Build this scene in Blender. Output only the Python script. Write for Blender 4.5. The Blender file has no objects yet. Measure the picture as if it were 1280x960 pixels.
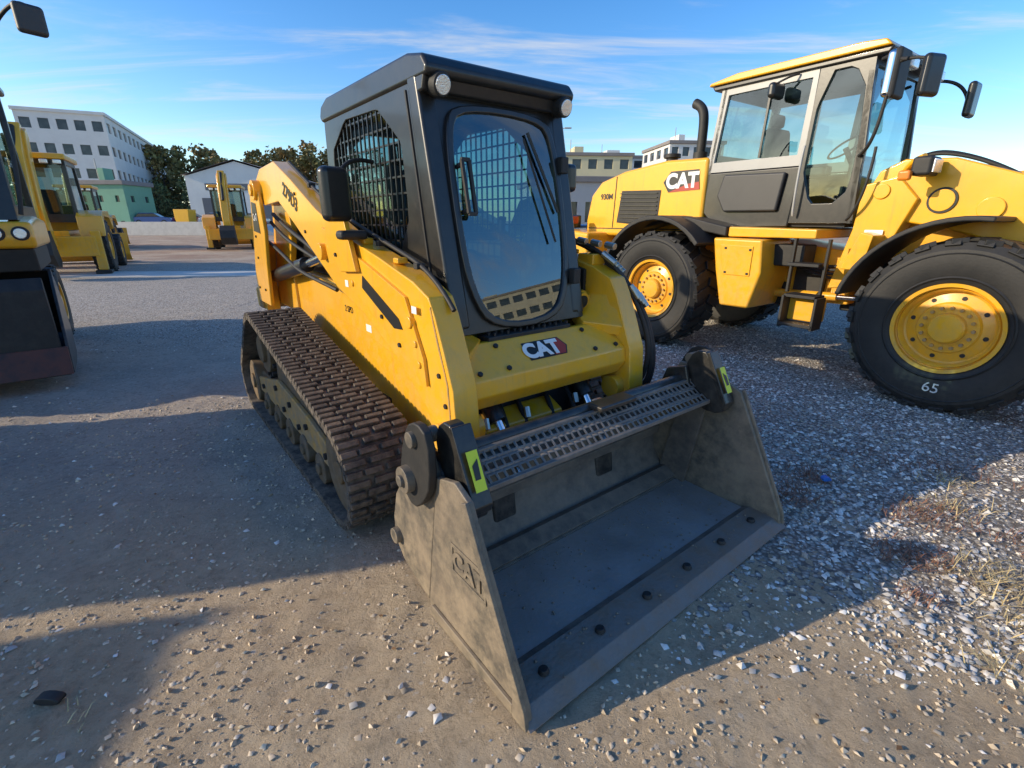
import bpy, bmesh, math, random
import numpy as np
from mathutils import Vector, Matrix, noise, Euler
random.seed(7); np.random.seed(7)
R=math.radians
scene=bpy.context.scene
COL=scene.collection

# ------------------------------------------------------------------ materials
def mat(name,c,rough=.5,metal=0.,c2=None,nscale=6.,namt=.35,bump=.0,bscale=60.,coat=0.,dust=0.,dustc=(.30,.25,.19),dz=1.1,island=0.,spec=.5,grime=0.):
    m=bpy.data.materials.new(name); m.use_nodes=True
    nt=m.node_tree; N=nt.nodes; L=nt.links
    b=N['Principled BSDF']
    b.inputs['Roughness'].default_value=rough; b.inputs['Metallic'].default_value=metal
    b.inputs['Coat Weight'].default_value=coat; b.inputs['Coat Roughness'].default_value=.08
    b.inputs['Specular IOR Level'].default_value=spec
    tc=N.new('ShaderNodeTexCoord')
    n=N.new('ShaderNodeTexNoise'); n.inputs['Scale'].default_value=nscale; n.inputs['Detail'].default_value=5; n.inputs['Roughness'].default_value=.65
    L.new(tc.outputs['Object'],n.inputs['Vector'])
    ramp=N.new('ShaderNodeMapRange'); ramp.inputs[1].default_value=.42; ramp.inputs[2].default_value=.68; ramp.inputs[3].default_value=0; ramp.inputs[4].default_value=namt
    L.new(n.outputs['Fac'],ramp.inputs[0])
    mx=N.new('ShaderNodeMix'); mx.data_type='RGBA'
    mx.inputs[6].default_value=(*c,1); mx.inputs[7].default_value=(*(c2 or tuple(x*.6 for x in c)),1)
    L.new(ramp.outputs[0],mx.inputs[0]); out=mx.outputs[2]
    if island>0:
        g=N.new('ShaderNodeNewGeometry'); mr=N.new('ShaderNodeMapRange'); mr.inputs[3].default_value=1-island; mr.inputs[4].default_value=1+island
        L.new(g.outputs['Random Per Island'],mr.inputs[0])
        vm=N.new('ShaderNodeVectorMath'); vm.operation='SCALE'
        L.new(out,vm.inputs[0]); L.new(mr.outputs[0],vm.inputs['Scale']); out=vm.outputs[0]
    if grime>0:
        mp=N.new('ShaderNodeMapping'); mp.inputs['Scale'].default_value=(16,16,1.6); L.new(tc.outputs['Object'],mp.inputs[0])
        ng=N.new('ShaderNodeTexNoise'); ng.inputs['Scale'].default_value=1; ng.inputs['Detail'].default_value=5; ng.inputs['Roughness'].default_value=.7; L.new(mp.outputs[0],ng.inputs['Vector'])
        mg=N.new('ShaderNodeMapRange'); mg.inputs[1].default_value=.54; mg.inputs[2].default_value=.76; mg.inputs[4].default_value=grime; L.new(ng.outputs['Fac'],mg.inputs[0])
        m4=N.new('ShaderNodeMix'); m4.data_type='RGBA'; L.new(mg.outputs[0],m4.inputs[0]); L.new(out,m4.inputs[6]); m4.inputs[7].default_value=(.32,.19,.06,1); out=m4.outputs[2]
    if dust>0:
        g=N.new('ShaderNodeNewGeometry'); sx=N.new('ShaderNodeSeparateXYZ'); L.new(g.outputs['Position'],sx.inputs[0])
        mr=N.new('ShaderNodeMapRange'); mr.inputs[1].default_value=dz; mr.inputs[2].default_value=0.0; mr.inputs[3].default_value=.12; mr.inputs[4].default_value=1
        L.new(sx.outputs['Z'],mr.inputs[0])
        n2=N.new('ShaderNodeTexNoise'); n2.inputs['Scale'].default_value=14; n2.inputs['Detail'].default_value=6; n2.inputs['Roughness'].default_value=.7; L.new(tc.outputs['Object'],n2.inputs['Vector'])
        mr2=N.new('ShaderNodeMapRange'); mr2.inputs[1].default_value=.38; mr2.inputs[2].default_value=.64; mr2.inputs[4].default_value=dust; L.new(n2.outputs['Fac'],mr2.inputs[0])
        mu=N.new('ShaderNodeMath'); mu.operation='MULTIPLY'; L.new(mr.outputs[0],mu.inputs[0]); L.new(mr2.outputs[0],mu.inputs[1])
        m3=N.new('ShaderNodeMix'); m3.data_type='RGBA'; L.new(mu.outputs[0],m3.inputs[0]); L.new(out,m3.inputs[6]); m3.inputs[7].default_value=(*dustc,1); out=m3.outputs[2]
        ra=N.new('ShaderNodeMapRange'); ra.inputs[3].default_value=rough; ra.inputs[4].default_value=.85; L.new(mu.outputs[0],ra.inputs[0]); L.new(ra.outputs[0],b.inputs['Roughness'])
    L.new(out,b.inputs['Base Color'])
    if bump>0:
        n3=N.new('ShaderNodeTexNoise'); n3.inputs['Scale'].default_value=bscale; n3.inputs['Detail'].default_value=4; L.new(tc.outputs['Object'],n3.inputs['Vector'])
        bp=N.new('ShaderNodeBump'); bp.inputs['Strength'].default_value=bump; bp.inputs['Distance'].default_value=.01
        L.new(n3.outputs['Fac'],bp.inputs['Height']); L.new(bp.outputs[0],b.inputs['Normal'])
    return m
def glassmat(name,tint=(.55,.68,.68),refl=.10,rough=.01):
    m=bpy.data.materials.new(name); m.use_nodes=True; nt=m.node_tree; N=nt.nodes; L=nt.links
    N.remove(N['Principled BSDF']); o=N['Material Output']
    t=N.new('ShaderNodeBsdfTransparent'); t.inputs[0].default_value=(*tint,1)
    g=N.new('ShaderNodeBsdfGlossy'); g.inputs['Roughness'].default_value=rough; g.inputs[0].default_value=(.93,1,1,1)
    f=N.new('ShaderNodeLayerWeight'); f.inputs[0].default_value=.5
    p=N.new('ShaderNodeMath'); p.operation='POWER'; p.inputs[1].default_value=4.; L.new(f.outputs['Facing'],p.inputs[0])
    a=N.new('ShaderNodeMath'); a.operation='ADD'; a.use_clamp=True; a.inputs[1].default_value=refl; L.new(p.outputs[0],a.inputs[0])
    mx=N.new('ShaderNodeMixShader'); L.new(a.outputs[0],mx.inputs[0]); L.new(t.outputs[0],mx.inputs[1]); L.new(g.outputs[0],mx.inputs[2]); L.new(mx.outputs[0],o.inputs[0])
    return m
YEL=(.86,.425,.012)
M_yel=mat('yellow_paint',YEL,.30,0,c2=(.74,.35,.016),nscale=2.5,namt=.5,bump=.03,bscale=25,coat=.4,dust=.5,dz=1.7,dustc=(.50,.35,.15),grime=.32)
M_yeld=mat('yellow_paint_dusty',(.52,.28,.05),.6,0,c2=(.22,.16,.09),nscale=9,namt=.9,dust=.9,dz=1.6)
M_uc=mat('undercarriage_muddy',(.16,.10,.04),.7,0,c2=(.07,.058,.045),nscale=9,namt=.9,dust=.9,dz=1.2,dustc=(.19,.15,.11),bump=.2)
M_blk=mat('black_paint',(.010,.011,.012),.35,0,c2=(.022,.021,.02),nscale=5,namt=.5,coat=.25,dust=.25,dz=1.2,bump=.03,bscale=40)
M_blkm=mat('black_matt',(.016,.016,.016),.62,0,c2=(.038,.034,.03),nscale=8,namt=.6,bump=.1)
M_plast=mat('grey_plastic',(.04,.04,.042),.5,0,nscale=4)
M_rub=mat('track_rubber',(.045,.039,.034),.8,0,c2=(.12,.098,.078),nscale=7,namt=.85,bump=.4,bscale=50,dust=.75,dz=1.5,dustc=(.21,.17,.125))
M_tyre=mat('tyre_rubber',(.013,.013,.013),.6,0,c2=(.028,.026,.024),nscale=4,namt=.5,bump=.12,bscale=40,dust=.25,dz=.6,dustc=(.12,.10,.08))
M_buck=mat('bucket_steel_dark',(.10,.09,.08),.58,.1,c2=(.20,.17,.14),nscale=4,namt=.85,bump=.25,bscale=30,dust=.55,dz=.9,dustc=(.30,.24,.18))
M_bside=mat('bucket_side_paint',(.10,.09,.075),.5,.1,c2=(.26,.205,.15),nscale=3,namt=.85,bump=.25,bscale=40,dust=.8,dz=1.3,dustc=(.33,.26,.175))
M_bfloor=mat('bucket_floor_steel',(.30,.285,.275),.5,.1,c2=(.17,.16,.15),nscale=3.5,namt=.8,bump=.3,bscale=45,dust=.5,dz=.2,dustc=(.36,.31,.25))
M_edge=mat('cutting_edge_steel',(.22,.19,.165),.5,.2,c2=(.24,.165,.11),nscale=8,namt=.9,bump=.35,bscale=60)
M_step=mat('step_steel',(.15,.14,.13),.5,.2,c2=(.26,.22,.18),nscale=12,namt=.8,bump=.2)
M_chr=mat('chrome_rod',(.75,.76,.78),.15,1,nscale=3,namt=.1)
M_steel=mat('hose_fitting',(.5,.48,.42),.35,.9,nscale=20)
M_wht=mat('white_decal',(.78,.78,.76),.45,nscale=3,namt=.15)
M_blkd=mat('black_decal',(.015,.015,.015),.4,nscale=3)
M_red=mat('red_decal',(.42,.04,.02),.4,nscale=3)
M_lime=mat('warning_decal',(.66,.74,.03),.4,nscale=20,namt=.1)
M_lamp=mat('lamp_lens',(.8,.8,.78),.08,.6,nscale=40,bump=.3,bscale=150)
M_orange=mat('amber_lens',(.8,.22,.02),.2,nscale=10)
M_rust=mat('worn_red_steel',(.12,.045,.03),.55,.2,c2=(.03,.03,.03),nscale=5,namt=.8,bump=.2)
M_seat=mat('seat_fabric',(.03,.032,.035),.9,nscale=20,bump=.2)
M_lgrey=mat('light_grey_paint',(.36,.36,.35),.4,nscale=4,namt=.25)
M_glass=glassmat('cab_glass',(.46,.62,.62),.07)
M_glassd=glassmat('door_glass',(.26,.42,.42),.15)
M_mirror=mat('mirror_glass',(.8,.8,.8),.03,1,nscale=1,namt=0)
M_chalk=mat('chalk',(.7,.7,.68),.9,nscale=60,namt=.7)

# ------------------------------------------------------------------ helpers
def empty(name,loc,rz,s=1.):
    e=bpy.data.objects.new(name,None); e.location=loc; e.rotation_euler=(0,0,rz); e.scale=(s,s,s); COL.objects.link(e); e.empty_display_size=.3; return e
def mk(name,verts,faces,m,parent=None,bevel=0,smooth=40,recalc=True,idx=None,seg=2):
    me=bpy.data.meshes.new(name); me.from_pydata([tuple(v) for v in verts],[],faces)
    ms=m if isinstance(m,(list,tuple)) else [m]
    for q in ms: me.materials.append(q)
    if idx is not None: me.polygons.foreach_set('material_index',idx)
    if recalc:
        bm=bmesh.new(); bm.from_mesh(me); bmesh.ops.recalc_face_normals(bm,faces=bm.faces); bm.to_mesh(me); bm.free()
    me.polygons.foreach_set('use_smooth',[True]*len(me.polygons)); me.set_sharp_from_angle(angle=R(smooth))
    me.update()
    o=bpy.data.objects.new(name,me); COL.objects.link(o)
    if parent: o.parent=parent
    if bevel>0:
        md=o.modifiers.new('bevel','BEVEL'); md.width=bevel; md.segments=seg; md.limit_method='ANGLE'; md.angle_limit=R(30); md.harden_normals=True
    return o
def prism(name,pts,b0,b1,m,parent,bevel=.008,**k):
    n=len(pts); v=[(p[0],b0,p[1]) for p in pts]+[(p[0],b1,p[1]) for p in pts]
    f=[list(range(n)),list(range(2*n-1,n-1,-1))]+[[i,(i+1)%n,n+(i+1)%n,n+i] for i in range(n)]
    return mk(name,v,f,m,parent,bevel,**k)
def ribbon(name,pts,th,b0,b1,m,parent,bevel=.004):
    n=len(pts); off=[]
    for i in range(n):
        p=Vector(pts[max(i-1,0)]); q=Vector(pts[min(i+1,n-1)]); d=(q-p).normalized(); off.append((pts[i][0]+d.y*th,pts[i][1]-d.x*th))
    return prism(name,list(pts)+off[::-1],b0,b1,m,parent,bevel,smooth=50)
BV=[(-.5,-.5,-.5),(.5,-.5,-.5),(.5,.5,-.5),(-.5,.5,-.5),(-.5,-.5,.5),(.5,-.5,.5),(.5,.5,.5),(-.5,.5,.5)]
BF=[(0,3,2,1),(4,5,6,7),(0,1,5,4),(1,2,6,5),(2,3,7,6),(3,0,4,7)]
def boxes(name,items,m,parent,bevel=0,**k):
    V=[];F=[]
    for M,s in items:
        o=len(V)
        for b in BV: V.append(M@Vector((b[0]*s[0],b[1]*s[1],b[2]*s[2])))
        for f in BF: F.append([i+o for i in f])
    return mk(name,V,F,m,parent,bevel,**k)
def T(x,y,z): return Matrix.Translation((x,y,z))
def box(name,c,s,m,parent,bevel=.01,rot=(0,0,0),**k):
    return boxes(name,[(T(*c)@Euler([R(a) for a in rot]).to_matrix().to_4x4(),s)],m,parent,bevel,**k)
def barM(p,q):
    p=Vector(p);q=Vector(q);d=q-p
    return Matrix.Translation((p+q)/2)@d.to_track_quat('X','Z').to_matrix().to_4x4(), d.length
def bars(name,segs,w,m,parent,bevel=0,h=None):
    it=[]
    for p,q in segs:
        Mx,l=barM(p,q); it.append((Mx,(l,w,h or w)))
    return boxes(name,it,m,parent,bevel)
def cyls(name,items,m,parent,seg=24,bevel=0,smooth=40):
    V=[];F=[]
    for it in items:
        p,q,r=it[:3]; r2=it[3] if len(it)>3 else r
        p=Vector(p);q=Vector(q);d=q-p; Q=d.to_track_quat('Z','Y').to_matrix(); o=len(V)
        for i in range(seg):
            t=2*math.pi*i/seg; V.append(p+Q@Vector((r*math.cos(t),r*math.sin(t),0)))
        for i in range(seg):
            t=2*math.pi*i/seg; V.append(q+Q@Vector((r2*math.cos(t),r2*math.sin(t),0)))
        F.append([o+i for i in range(seg)][::-1]); F.append([o+seg+i for i in range(seg)])
        for i in range(seg): F.append([o+i,o+(i+1)%seg,o+seg+(i+1)%seg,o+seg+i])
    return mk(name,V,F,m,parent,bevel,smooth=smooth)
def tube(name,pts,r,m,parent):
    cu=bpy.data.curves.new(name,'CURVE'); cu.dimensions='3D'; cu.bevel_depth=r; cu.bevel_resolution=3; cu.use_fill_caps=True
    sp=cu.splines.new('NURBS'); sp.points.add(len(pts)-1)
    for i,p in enumerate(pts): sp.points[i].co=(*p,1)
    sp.use_endpoint_u=True; sp.order_u=min(4,len(pts)); sp.resolution_u=8
    cu.materials.append(m); o=bpy.data.objects.new(name,cu); COL.objects.link(o); o.parent=parent; return o
def lathe(name,prof,c,m,parent,seg=64,closed=True,smooth=30):
    V=[];F=[];n=len(prof)
    for i in range(seg):
        t=2*math.pi*i/seg
        for r,b in prof: V.append((c[0]+r*math.cos(t),c[1]+b,c[2]+r*math.sin(t)))
    for i in range(seg):
        j=(i+1)%seg
        for k in range(n if closed else n-1):
            l=(k+1)%n; F.append([i*n+k,i*n+l,j*n+l,j*n+k])
    return mk(name,V,F,m,parent,smooth=smooth)
def text(name,s,loc,size,X,Y,m,parent,ext=.001,bold=0.):
    cu=bpy.data.curves.new(name,'FONT'); cu.body=s; cu.size=size; cu.extrude=ext; cu.offset=bold; cu.align_x='CENTER'; cu.align_y='CENTER'
    cu.materials.append(m); o=bpy.data.objects.new(name,cu); COL.objects.link(o); o.parent=parent
    X=Vector(X).normalized();Y=Vector(Y).normalized();Z=X.cross(Y)
    Mx=Matrix((X,Y,Z)).transposed().to_4x4(); Mx.translation=loc; o.matrix_local=Mx; return o
def chaikin(P,n=2):
    for _ in range(n):
        Q=[]
        for i in range(len(P)):
            a=P[i];b=P[(i+1)%len(P)]
            Q.append((.75*a[0]+.25*b[0],.75*a[1]+.25*b[1])); Q.append((.25*a[0]+.75*b[0],.25*a[1]+.75*b[1]))
        P=Q
    return P
def cen(P): return (sum(p[0] for p in P)/len(P),sum(p[1] for p in P)/len(P))
def rayhit(P,c,t):
    dx,dy=math.cos(t),math.sin(t); best=None
    for i in range(len(P)):
        x1,y1=P[i][0]-c[0],P[i][1]-c[1];x2,y2=P[(i+1)%len(P)][0]-c[0],P[(i+1)%len(P)][1]-c[1]
        ex,ey=x2-x1,y2-y1; den=dx*ey-dy*ex
        if abs(den)<1e-12: continue
        s=(x1*ey-y1*ex)/den; u=(x1*dy-y1*dx)/den
        if s>0 and -1e-6<=u<=1+1e-6 and (best is None or s>best): best=s
    return (c[0]+dx*best,c[1]+dy*best)
def ring(name,outer,inner,fm,depth,m,parent,bevel=0.):
    c=cen(inner); A=set()
    for i in range(56): A.add(round(-math.pi+2*math.pi*i/56,4))
    for P in (outer,):
        for p in P: A.add(round(math.atan2(p[1]-c[1],p[0]-c[0]),4))
    if len(inner)<9:
        for p in inner: A.add(round(math.atan2(p[1]-c[1],p[0]-c[0]),4))
    A=sorted(A); n=len(A); V=[]
    for d in (0,depth):
        for P in (outer,inner):
            for t in A:
                q=rayhit(P,c,t); V.append(fm(q[0],q[1],d))
    F=[]
    for i in range(n):
        j=(i+1)%n
        F+= [[i,j,n+j,n+i],[2*n+i,3*n+i,3*n+j,2*n+j],[i,2*n+i,2*n+j,j],[n+i,n+j,3*n+j,3*n+i]]
    return mk(name,V,F,m,parent,bevel)
def pane(name,P,fm,d,m,parent):
    return mk(name,[fm(p[0],p[1],d) for p in P],[list(range(len(P)))],m,parent,recalc=False)
def hull(P):
    P=sorted(set(P))
    def half(Q):
        h=[]
        for p in Q:
            while len(h)>1 and (h[-1][0]-h[-2][0])*(p[1]-h[-2][1])-(h[-1][1]-h[-2][1])*(p[0]-h[-2][0])<=0: h.pop()
            h.append(p)
        return h
    a=half(P); b=half(P[::-1]); return a[:-1]+b[:-1]
def resample(P,step):
    L=[0]
    for i in range(len(P)): L.append(L[-1]+math.dist(P[i],P[(i+1)%len(P)]))
    n=int(round(L[-1]/step)); out=[]; j=0
    for k in range(n):
        s=L[-1]*k/n
        while L[j+1]<s: j+=1
        f=(s-L[j])/(L[j+1]-L[j]); a=P[j];b=P[(j+1)%len(P)]
        out.append((a[0]+(b[0]-a[0])*f,a[1]+(b[1]-a[1])*f))
    return out
SX=(-1,0,0); SY=(0,0,1)

# ================================================================== COMPACT TRACK LOADER
def build_ctl():
    E=empty('compact_track_loader',(.806,1.82,0),math.atan2(.789,-.614))
    circ=[]
    for (cx,cz,r) in ((1.60,.325,.30),(3.40,.68,.29),(3.98,.26,.235)):
        for i in range(72): circ.append((cx+r*math.cos(i*math.pi/36),cz+r*math.sin(i*math.pi/36)))
    H=hull(circ); P=resample(H,.05); n=len(P)
    for sgn,tag in ((1,'right'),(-1,'left')):
        bo=1.085*sgn; bi=.665*sgn
        V=[];F=[]
        for i in range(n):
            p=Vector(P[i]);t=(Vector(P[(i+1)%n])-Vector(P[i-1])).normalized(); nn=Vector((t.y,-t.x))
            q=p-nn*.035
            V+=[(p.x,bo,p.y),(p.x,bi,p.y),(q.x,bi,q.y),(q.x,bo,q.y)]
        for i in range(n):
            j=(i+1)%n
            for k in range(4): F.append([i*4+k,i*4+(k+1)%4,j*4+(k+1)%4,j*4+k])
        mk('track_belt_'+tag,V,F,M_rub,E)
        lug=[];inn=[]
        Q=resample(H,.0545)
        mn=len(Q)
        for i in range(mn):
            p=Vector(Q[i]);t=(Vector(Q[(i+1)%mn])-Vector(Q[i-1])).normalized(); nn=Vector((t.y,-t.x))
            X=Vector((t.x,0,t.y));Z=Vector((nn.x,0,nn.y));Y=Z.cross(X)
            Mx=Matrix((X,Y,Z)).transposed().to_4x4()
            pat=((-.152,.115),(0.0,.135),(.152,.115)) if i%2 else ((-.168,.085),(-.062,.10),(.062,.10),(.168,.085))
            for (o,ww) in pat:
                M2=Mx@Matrix.Rotation(random.uniform(-.02,.02),4,'Z'); M2.translation=Vector((p.x,(bo+bi)/2+o,p.y))+Z*.011
                lug.append((M2,(.034,ww,.024)))
            if i%3==0:
                M3=Mx.copy(); M3.translation=Vector((p.x,(bo+bi)/2,p.y))-Z*.065; inn.append((M3,(.05,.09,.07)))
            if i%2==0:
                M3=Mx.copy(); M3.translation=Vector((p.x,bo,p.y))-Z*.018; inn.append((M3,(.04,.012,.026)))
        boxes('track_lugs_'+tag,lug,M_rub,E,.005)
        boxes('track_drive_lugs_'+tag,inn,M_rub,E,.006)
        ws=[];c=(bo+bi)/2
        for (x,z,r) in ((1.60,.325,.255),(3.98,.26,.195)):
            ws+= [((x,c-.15,z),(x,c-.05,z),r),((x,c+.05,z),(x,c+.15,z),r),((x,c-.17,z),(x,c+.17,z),.07)]
        for x in (2.05,2.42,2.79,3.16,3.53):
            ws+= [((x,c-.15,.15),(x,c-.05,.15),.105),((x,c+.05,.15),(x,c+.15,.15),.105),((x,c-.17,.15),(x,c+.17,.15),.04)]
        cyls('rollers_'+tag,ws,M_uc,E,32,.008)
        cyls('sprocket_'+tag,[((3.40,c-.13,.68),(3.40,c+.13,.68),.20),((3.4,c-.16,.68),(3.4,c+.16,.68),.11)],M_uc,E,32,.008)
        cyls('sprocket_pins_'+tag,[((3.4+.235*math.cos(k*.4488),c-.12,.68+.235*math.sin(k*.4488)),(3.4+.235*math.cos(k*.4488),c+.12,.68+.235*math.sin(k*.4488)),.018) for k in range(14)],M_blkm,E,10)
        prism('track_frame_'+tag,[(1.72,.27),(1.85,.46),(2.6,.60),(3.15,.66),(3.2,.40),(3.85,.38),(3.85,.22)],c-.10,c+.10,M_uc,E,.02)
        pl=[(1.75,.22),(1.75,.36),(2.25,.44),(3.05,.50),(3.3,.44),(3.85,.33),(3.85,.21)]
        prism('track_frame_plate_'+tag,pl,min(c+sgn*.10,c+sgn*.135),max(c+sgn*.10,c+sgn*.135),M_yeld,E,.01)
        cyls('frame_bolts_'+tag,[((x,c+sgn*.13,z),(x,c+sgn*.155,z),.022) for x,z in ((1.9,.3),(2.3,.36),(2.7,.4),(3.1,.42),(3.6,.3),(2.5,.29),(2.9,.30))],M_blkm,E,6)
        box('axle_mount_'+tag,(2.6,sgn*.58,.45),(1.3,.2,.22),M_blkm,E,.02)
    prism('chassis',[(1.25,.34),(1.22,1.0),(1.55,1.18),(2.3,1.24),(4.3,1.28),(4.38,.5),(4.0,.34)],-.53,.53,M_yel,E,.02)
    prism('belly_front',[(1.1,.42),(1.1,.72),(1.24,.8),(1.24,.36)],-.45,.45,M_blkm,E,.02)
    prism('engine_hood',[(2.82,1.25),(2.82,1.72),(4.1,1.74),(4.3,1.6),(4.34,1.25)],-.46,.46,M_blk,E,.03)
    prism('rear_door',[(4.34,.5),(4.36,1.5),(4.46,1.44),(4.5,.6),(4.44,.5)],-.5,.5,M_yel,E,.03)
    for s,tag in ((1,'right'),(-1,'left')):
        def bb(x,y): return (min(x*s,y*s),max(x*s,y*s))
        prism('tower_'+tag,[(3.78,1.62),(3.86,2.03),(4.30,2.06),(4.44,1.6),(4.66,1.2),(4.66,.86),(3.92,.86),(3.95,1.35)],*bb(.50,.555),M_yel,E,.012)
        prism('tower_outer_'+tag,[(3.98,1.6),(4.02,1.98),(4.33,2.0),(4.47,1.58),(4.68,1.18),(4.68,.9),(4.2,.9),(4.1,1.3)],*bb(.70,.735),M_yel,E,.012)
        prism('tower_back_'+tag,[(4.50,1.5),(4.72,1.15),(4.72,.8),(4.60,.8),(4.60,1.1),(4.42,1.48)],*bb(.56,.695),M_yel,E,.01)
        box('rear_bumper_'+tag,(4.76,.58*s,.92),(.18,.3,.22),M_yeld,E,.03)
        box('tail_lamp_'+tag,(4.74,.64*s,1.35),(.06,.09,.16),M_red,E,.01)
        arm=[(4.22,2.03),(4.0,2.12),(3.50,2.14),(3.1,1.99),(2.57,1.77),(2.1,1.62),(1.58,1.51),(1.20,1.42),(1.05,1.36),(1.0,1.28),(.93,1.12),(.86,.95),(.84,.70),(.92,.60),(1.02,.62),(1.12,.78),(1.45,.99),(1.85,1.16),(2.3,1.28),(2.62,1.43),(3.1,1.66),(3.5,1.84),(4.0,1.82),(4.2,1.88)]
        prism('lift_arm_'+tag,arm,*bb(.56,.695),M_yel,E,.008)
        prism('arm_plate_'+tag,[(2.42,1.655),(1.62,1.44),(1.26,1.34),(1.10,1.06),(1.08,.92),(1.20,.95),(1.50,1.12),(1.95,1.29),(2.35,1.44)],*bb(.695,.714),M_yel,E,.003)
        prism('arm_seam_'+tag,[(1.03,1.32),(.965,1.14),(.90,.97),(.885,.74),(.895,.74),(.91,.965),(.975,1.13),(1.04,1.31)],*bb(.694,.698),M_yeld,E,0)
        prism('arm_bracket_'+tag,[(2.30,1.60),(2.14,1.84),(2.02,1.86),(1.92,1.72),(1.80,1.42),(2.05,1.40)],*bb(.7145,.745),M_yel,E,.006)
        prism('arm_slot_'+tag,[(1.78,1.40),(1.34,1.22),(1.30,1.17),(1.40,1.16),(1.80,1.33)],*bb(.7135,.7175),M_blkd,E,.0)
        prism('arm_top_gap_'+tag,[(2.75,1.25),(2.75,1.72),(1.6,1.48),(1.25,1.40),(1.25,1.05)],*bb(.532,.556),M_blkm,E,0)
        cyls('arm_bosses_'+tag,[((4.1,.49*s,1.95),(4.1,.76*s,1.95),.085),((4.1,.70*s,1.95),(4.1,.78*s,1.95),.05),((2.45,.53*s,1.5),(2.45,.74*s,1.5),.055),((.95,.50*s,.70),(.95,.74*s,.70),.07),((1.22,.53*s,1.22),(1.22,.725*s,1.22),.03),((1.14,.53*s,1.02),(1.14,.724*s,1.02),.018),((1.17,.53*s,1.12),(1.17,.724*s,1.12),.018),((2.2,.6*s,1.52),(2.2,.728*s,1.52),.022),((1.95,.6*s,1.34),(1.95,.724*s,1.34),.018)],M_yel,E,28,.005)
        cyls('arm_bolts_'+tag,[((x,.69*s,z),(x,y*s,z),.013) for x,z,y in ((4.25,1.75,.745),(4.35,1.55,.745),(4.4,1.35,.745),(4.55,1.05,.745),(4.3,1.05,.745),(1.35,1.08,.724),(1.55,1.2,.724),(3.0,1.88,.704),(2.85,1.62,.704),(.93,.86,.704),(.98,1.0,.704),(1.95,1.75,.755),(2.1,1.5,.755))],M_blkm,E,6)
        cyls('lift_cylinder_'+tag,[((4.3,.62*s,1.18),(3.2,.62*s,1.36),.062)],M_blk,E,24,.006)
        cyls('lift_cylinder_rod_'+tag,[((3.25,.62*s,1.352),(2.45,.62*s,1.5),.032)],M_chr,E,20)
        tube('arm_hose_'+tag,[(4.2,.59*s,1.75),(3.7,.6*s,1.62),(3.3,.6*s,1.55),(2.9,.6*s,1.45),(2.5,.59*s,1.28)],.018,M_blkm,E)
        tube('arm_pipe_'+tag,[(4.1,.64*s,1.68),(3.6,.64*s,1.50),(3.2,.63*s,1.48),(2.7,.62*s,1.38)],.015,M_blkm,E)
        tube('arm_pipe_lower_'+tag,[(4.2,.66*s,1.5),(3.7,.67*s,1.42),(3.3,.68*s,1.30),(2.9,.66*s,1.28),(2.6,.6*s,1.22)],.015,M_blkm,E)
        cyls('tilt_cylinder_'+tag,[((1.3,.36*s,.98),(1.0,.34*s,.66),.055)],M_blk,E,24,.006)
        cyls('tilt_rod_'+tag,[((1.02,.34*s,.68),(.82,.33*s,.42),.028)],M_chr,E,20)
        box('coupler_arm_'+tag,(.93,.40*s,.38),(.10,.16,.5),M_blk,E,.02,rot=(0,8,0))
        boxes('arm_top_lugs_'+tag,[(T(1.9,.63*s,1.585),(.10,.06,.035)),(T(1.45,.63*s,1.50),(.06,.06,.03))],M_yel,E,.008)
    # aux line along the near arm's inner top edge
    tube('arm_edge_pipe',[(3.4,.60,2.13),(2.9,.60,1.93),(2.4,.60,1.75),(1.9,.60,1.63),(1.5,.60,1.54),(1.15,.60,1.46),(.98,.60,1.30)],.012,M_blkm,E)
    boxes('arm_edge_clips',[(T(a,.60,z),(.04,.05,.03)) for a,z in ((2.9,1.935),(2.4,1.735),(1.75,1.575),(1.3,1.48))],M_blkm,E,.004)
    prism('side_body_panel',[(1.5,.86),(1.6,1.08),(2.2,1.19),(3.1,1.2),(3.1,.98),(2.3,.95)],.53,.545,M_yel,E,.004)
    text('side_decal_small','2 SPD',(2.55,.547,1.08),.065,(-1,0,0),(0,0,1),M_blkd,E)
    boxes('small_labels',[(T(2.2,.546,1.0),(.09,.002,.05)),(T(1.16,.7155,1.29),(.05,.002,.035)),(T(2.05,.7155,1.33),(.05,.002,.04))],M_wht,E)
    text('model_decal','279D3',(3.14,.698,1.86),.135,(-.92,0,-.39),(-.39,0,.92),M_blkd,E,bold=.003)
    prism('rear_decal',[(4.14,1.58),(4.16,1.84),(4.32,1.86),(4.40,1.60)],.736,.739,M_blkd,E,0)
    text('rear_decal_logo','CAT',(4.25,.7405,1.72),.09,(-1,0,.0),(0,0,1),M_wht,E)
    cyls('cross_shaft',[((4.1,-.55,1.93),(4.1,.55,1.93),.05)],M_yel,E)
    cm=[(.885,.87),(.895,.955),(1.075,1.095),(1.12,1.09),(1.16,1.06),(1.10,.90),(1.02,.79),(.94,.79)]
    prism('cross_member',cm,-.563,.563,M_yel,E,.010)
    up=Vector((.18,0,.14)).normalized()
    pc=Vector((.895,0,.955)).lerp(Vector((1.075,0,1.095)),.48); nr=Vector((-up.z,0,up.x))
    text('logo_text','CAT',pc+nr*.006+Vector((0,.05,0)),.13,(0,-1,0),up,M_wht,E,.0015,.006)
    q=[pc+nr*.003+Vector((0,b,0))+up*t for b,t in ((-.02,-.05),(-.10,-.05),(-.13,0),(-.10,.06),(-.06,.06))]
    mk('logo_badge',q,[[0,1,2,3,4]],M_red,E)
    q=[pc+nr*.002+Vector((0,b,0))+up*t for b,t in ((.16,-.055),(-.105,-.055),(-.14,0),(-.105,.066),(.16,.066))]
    mk('logo_back',q,[[0,1,2,3,4]],M_blkd,E)
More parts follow.
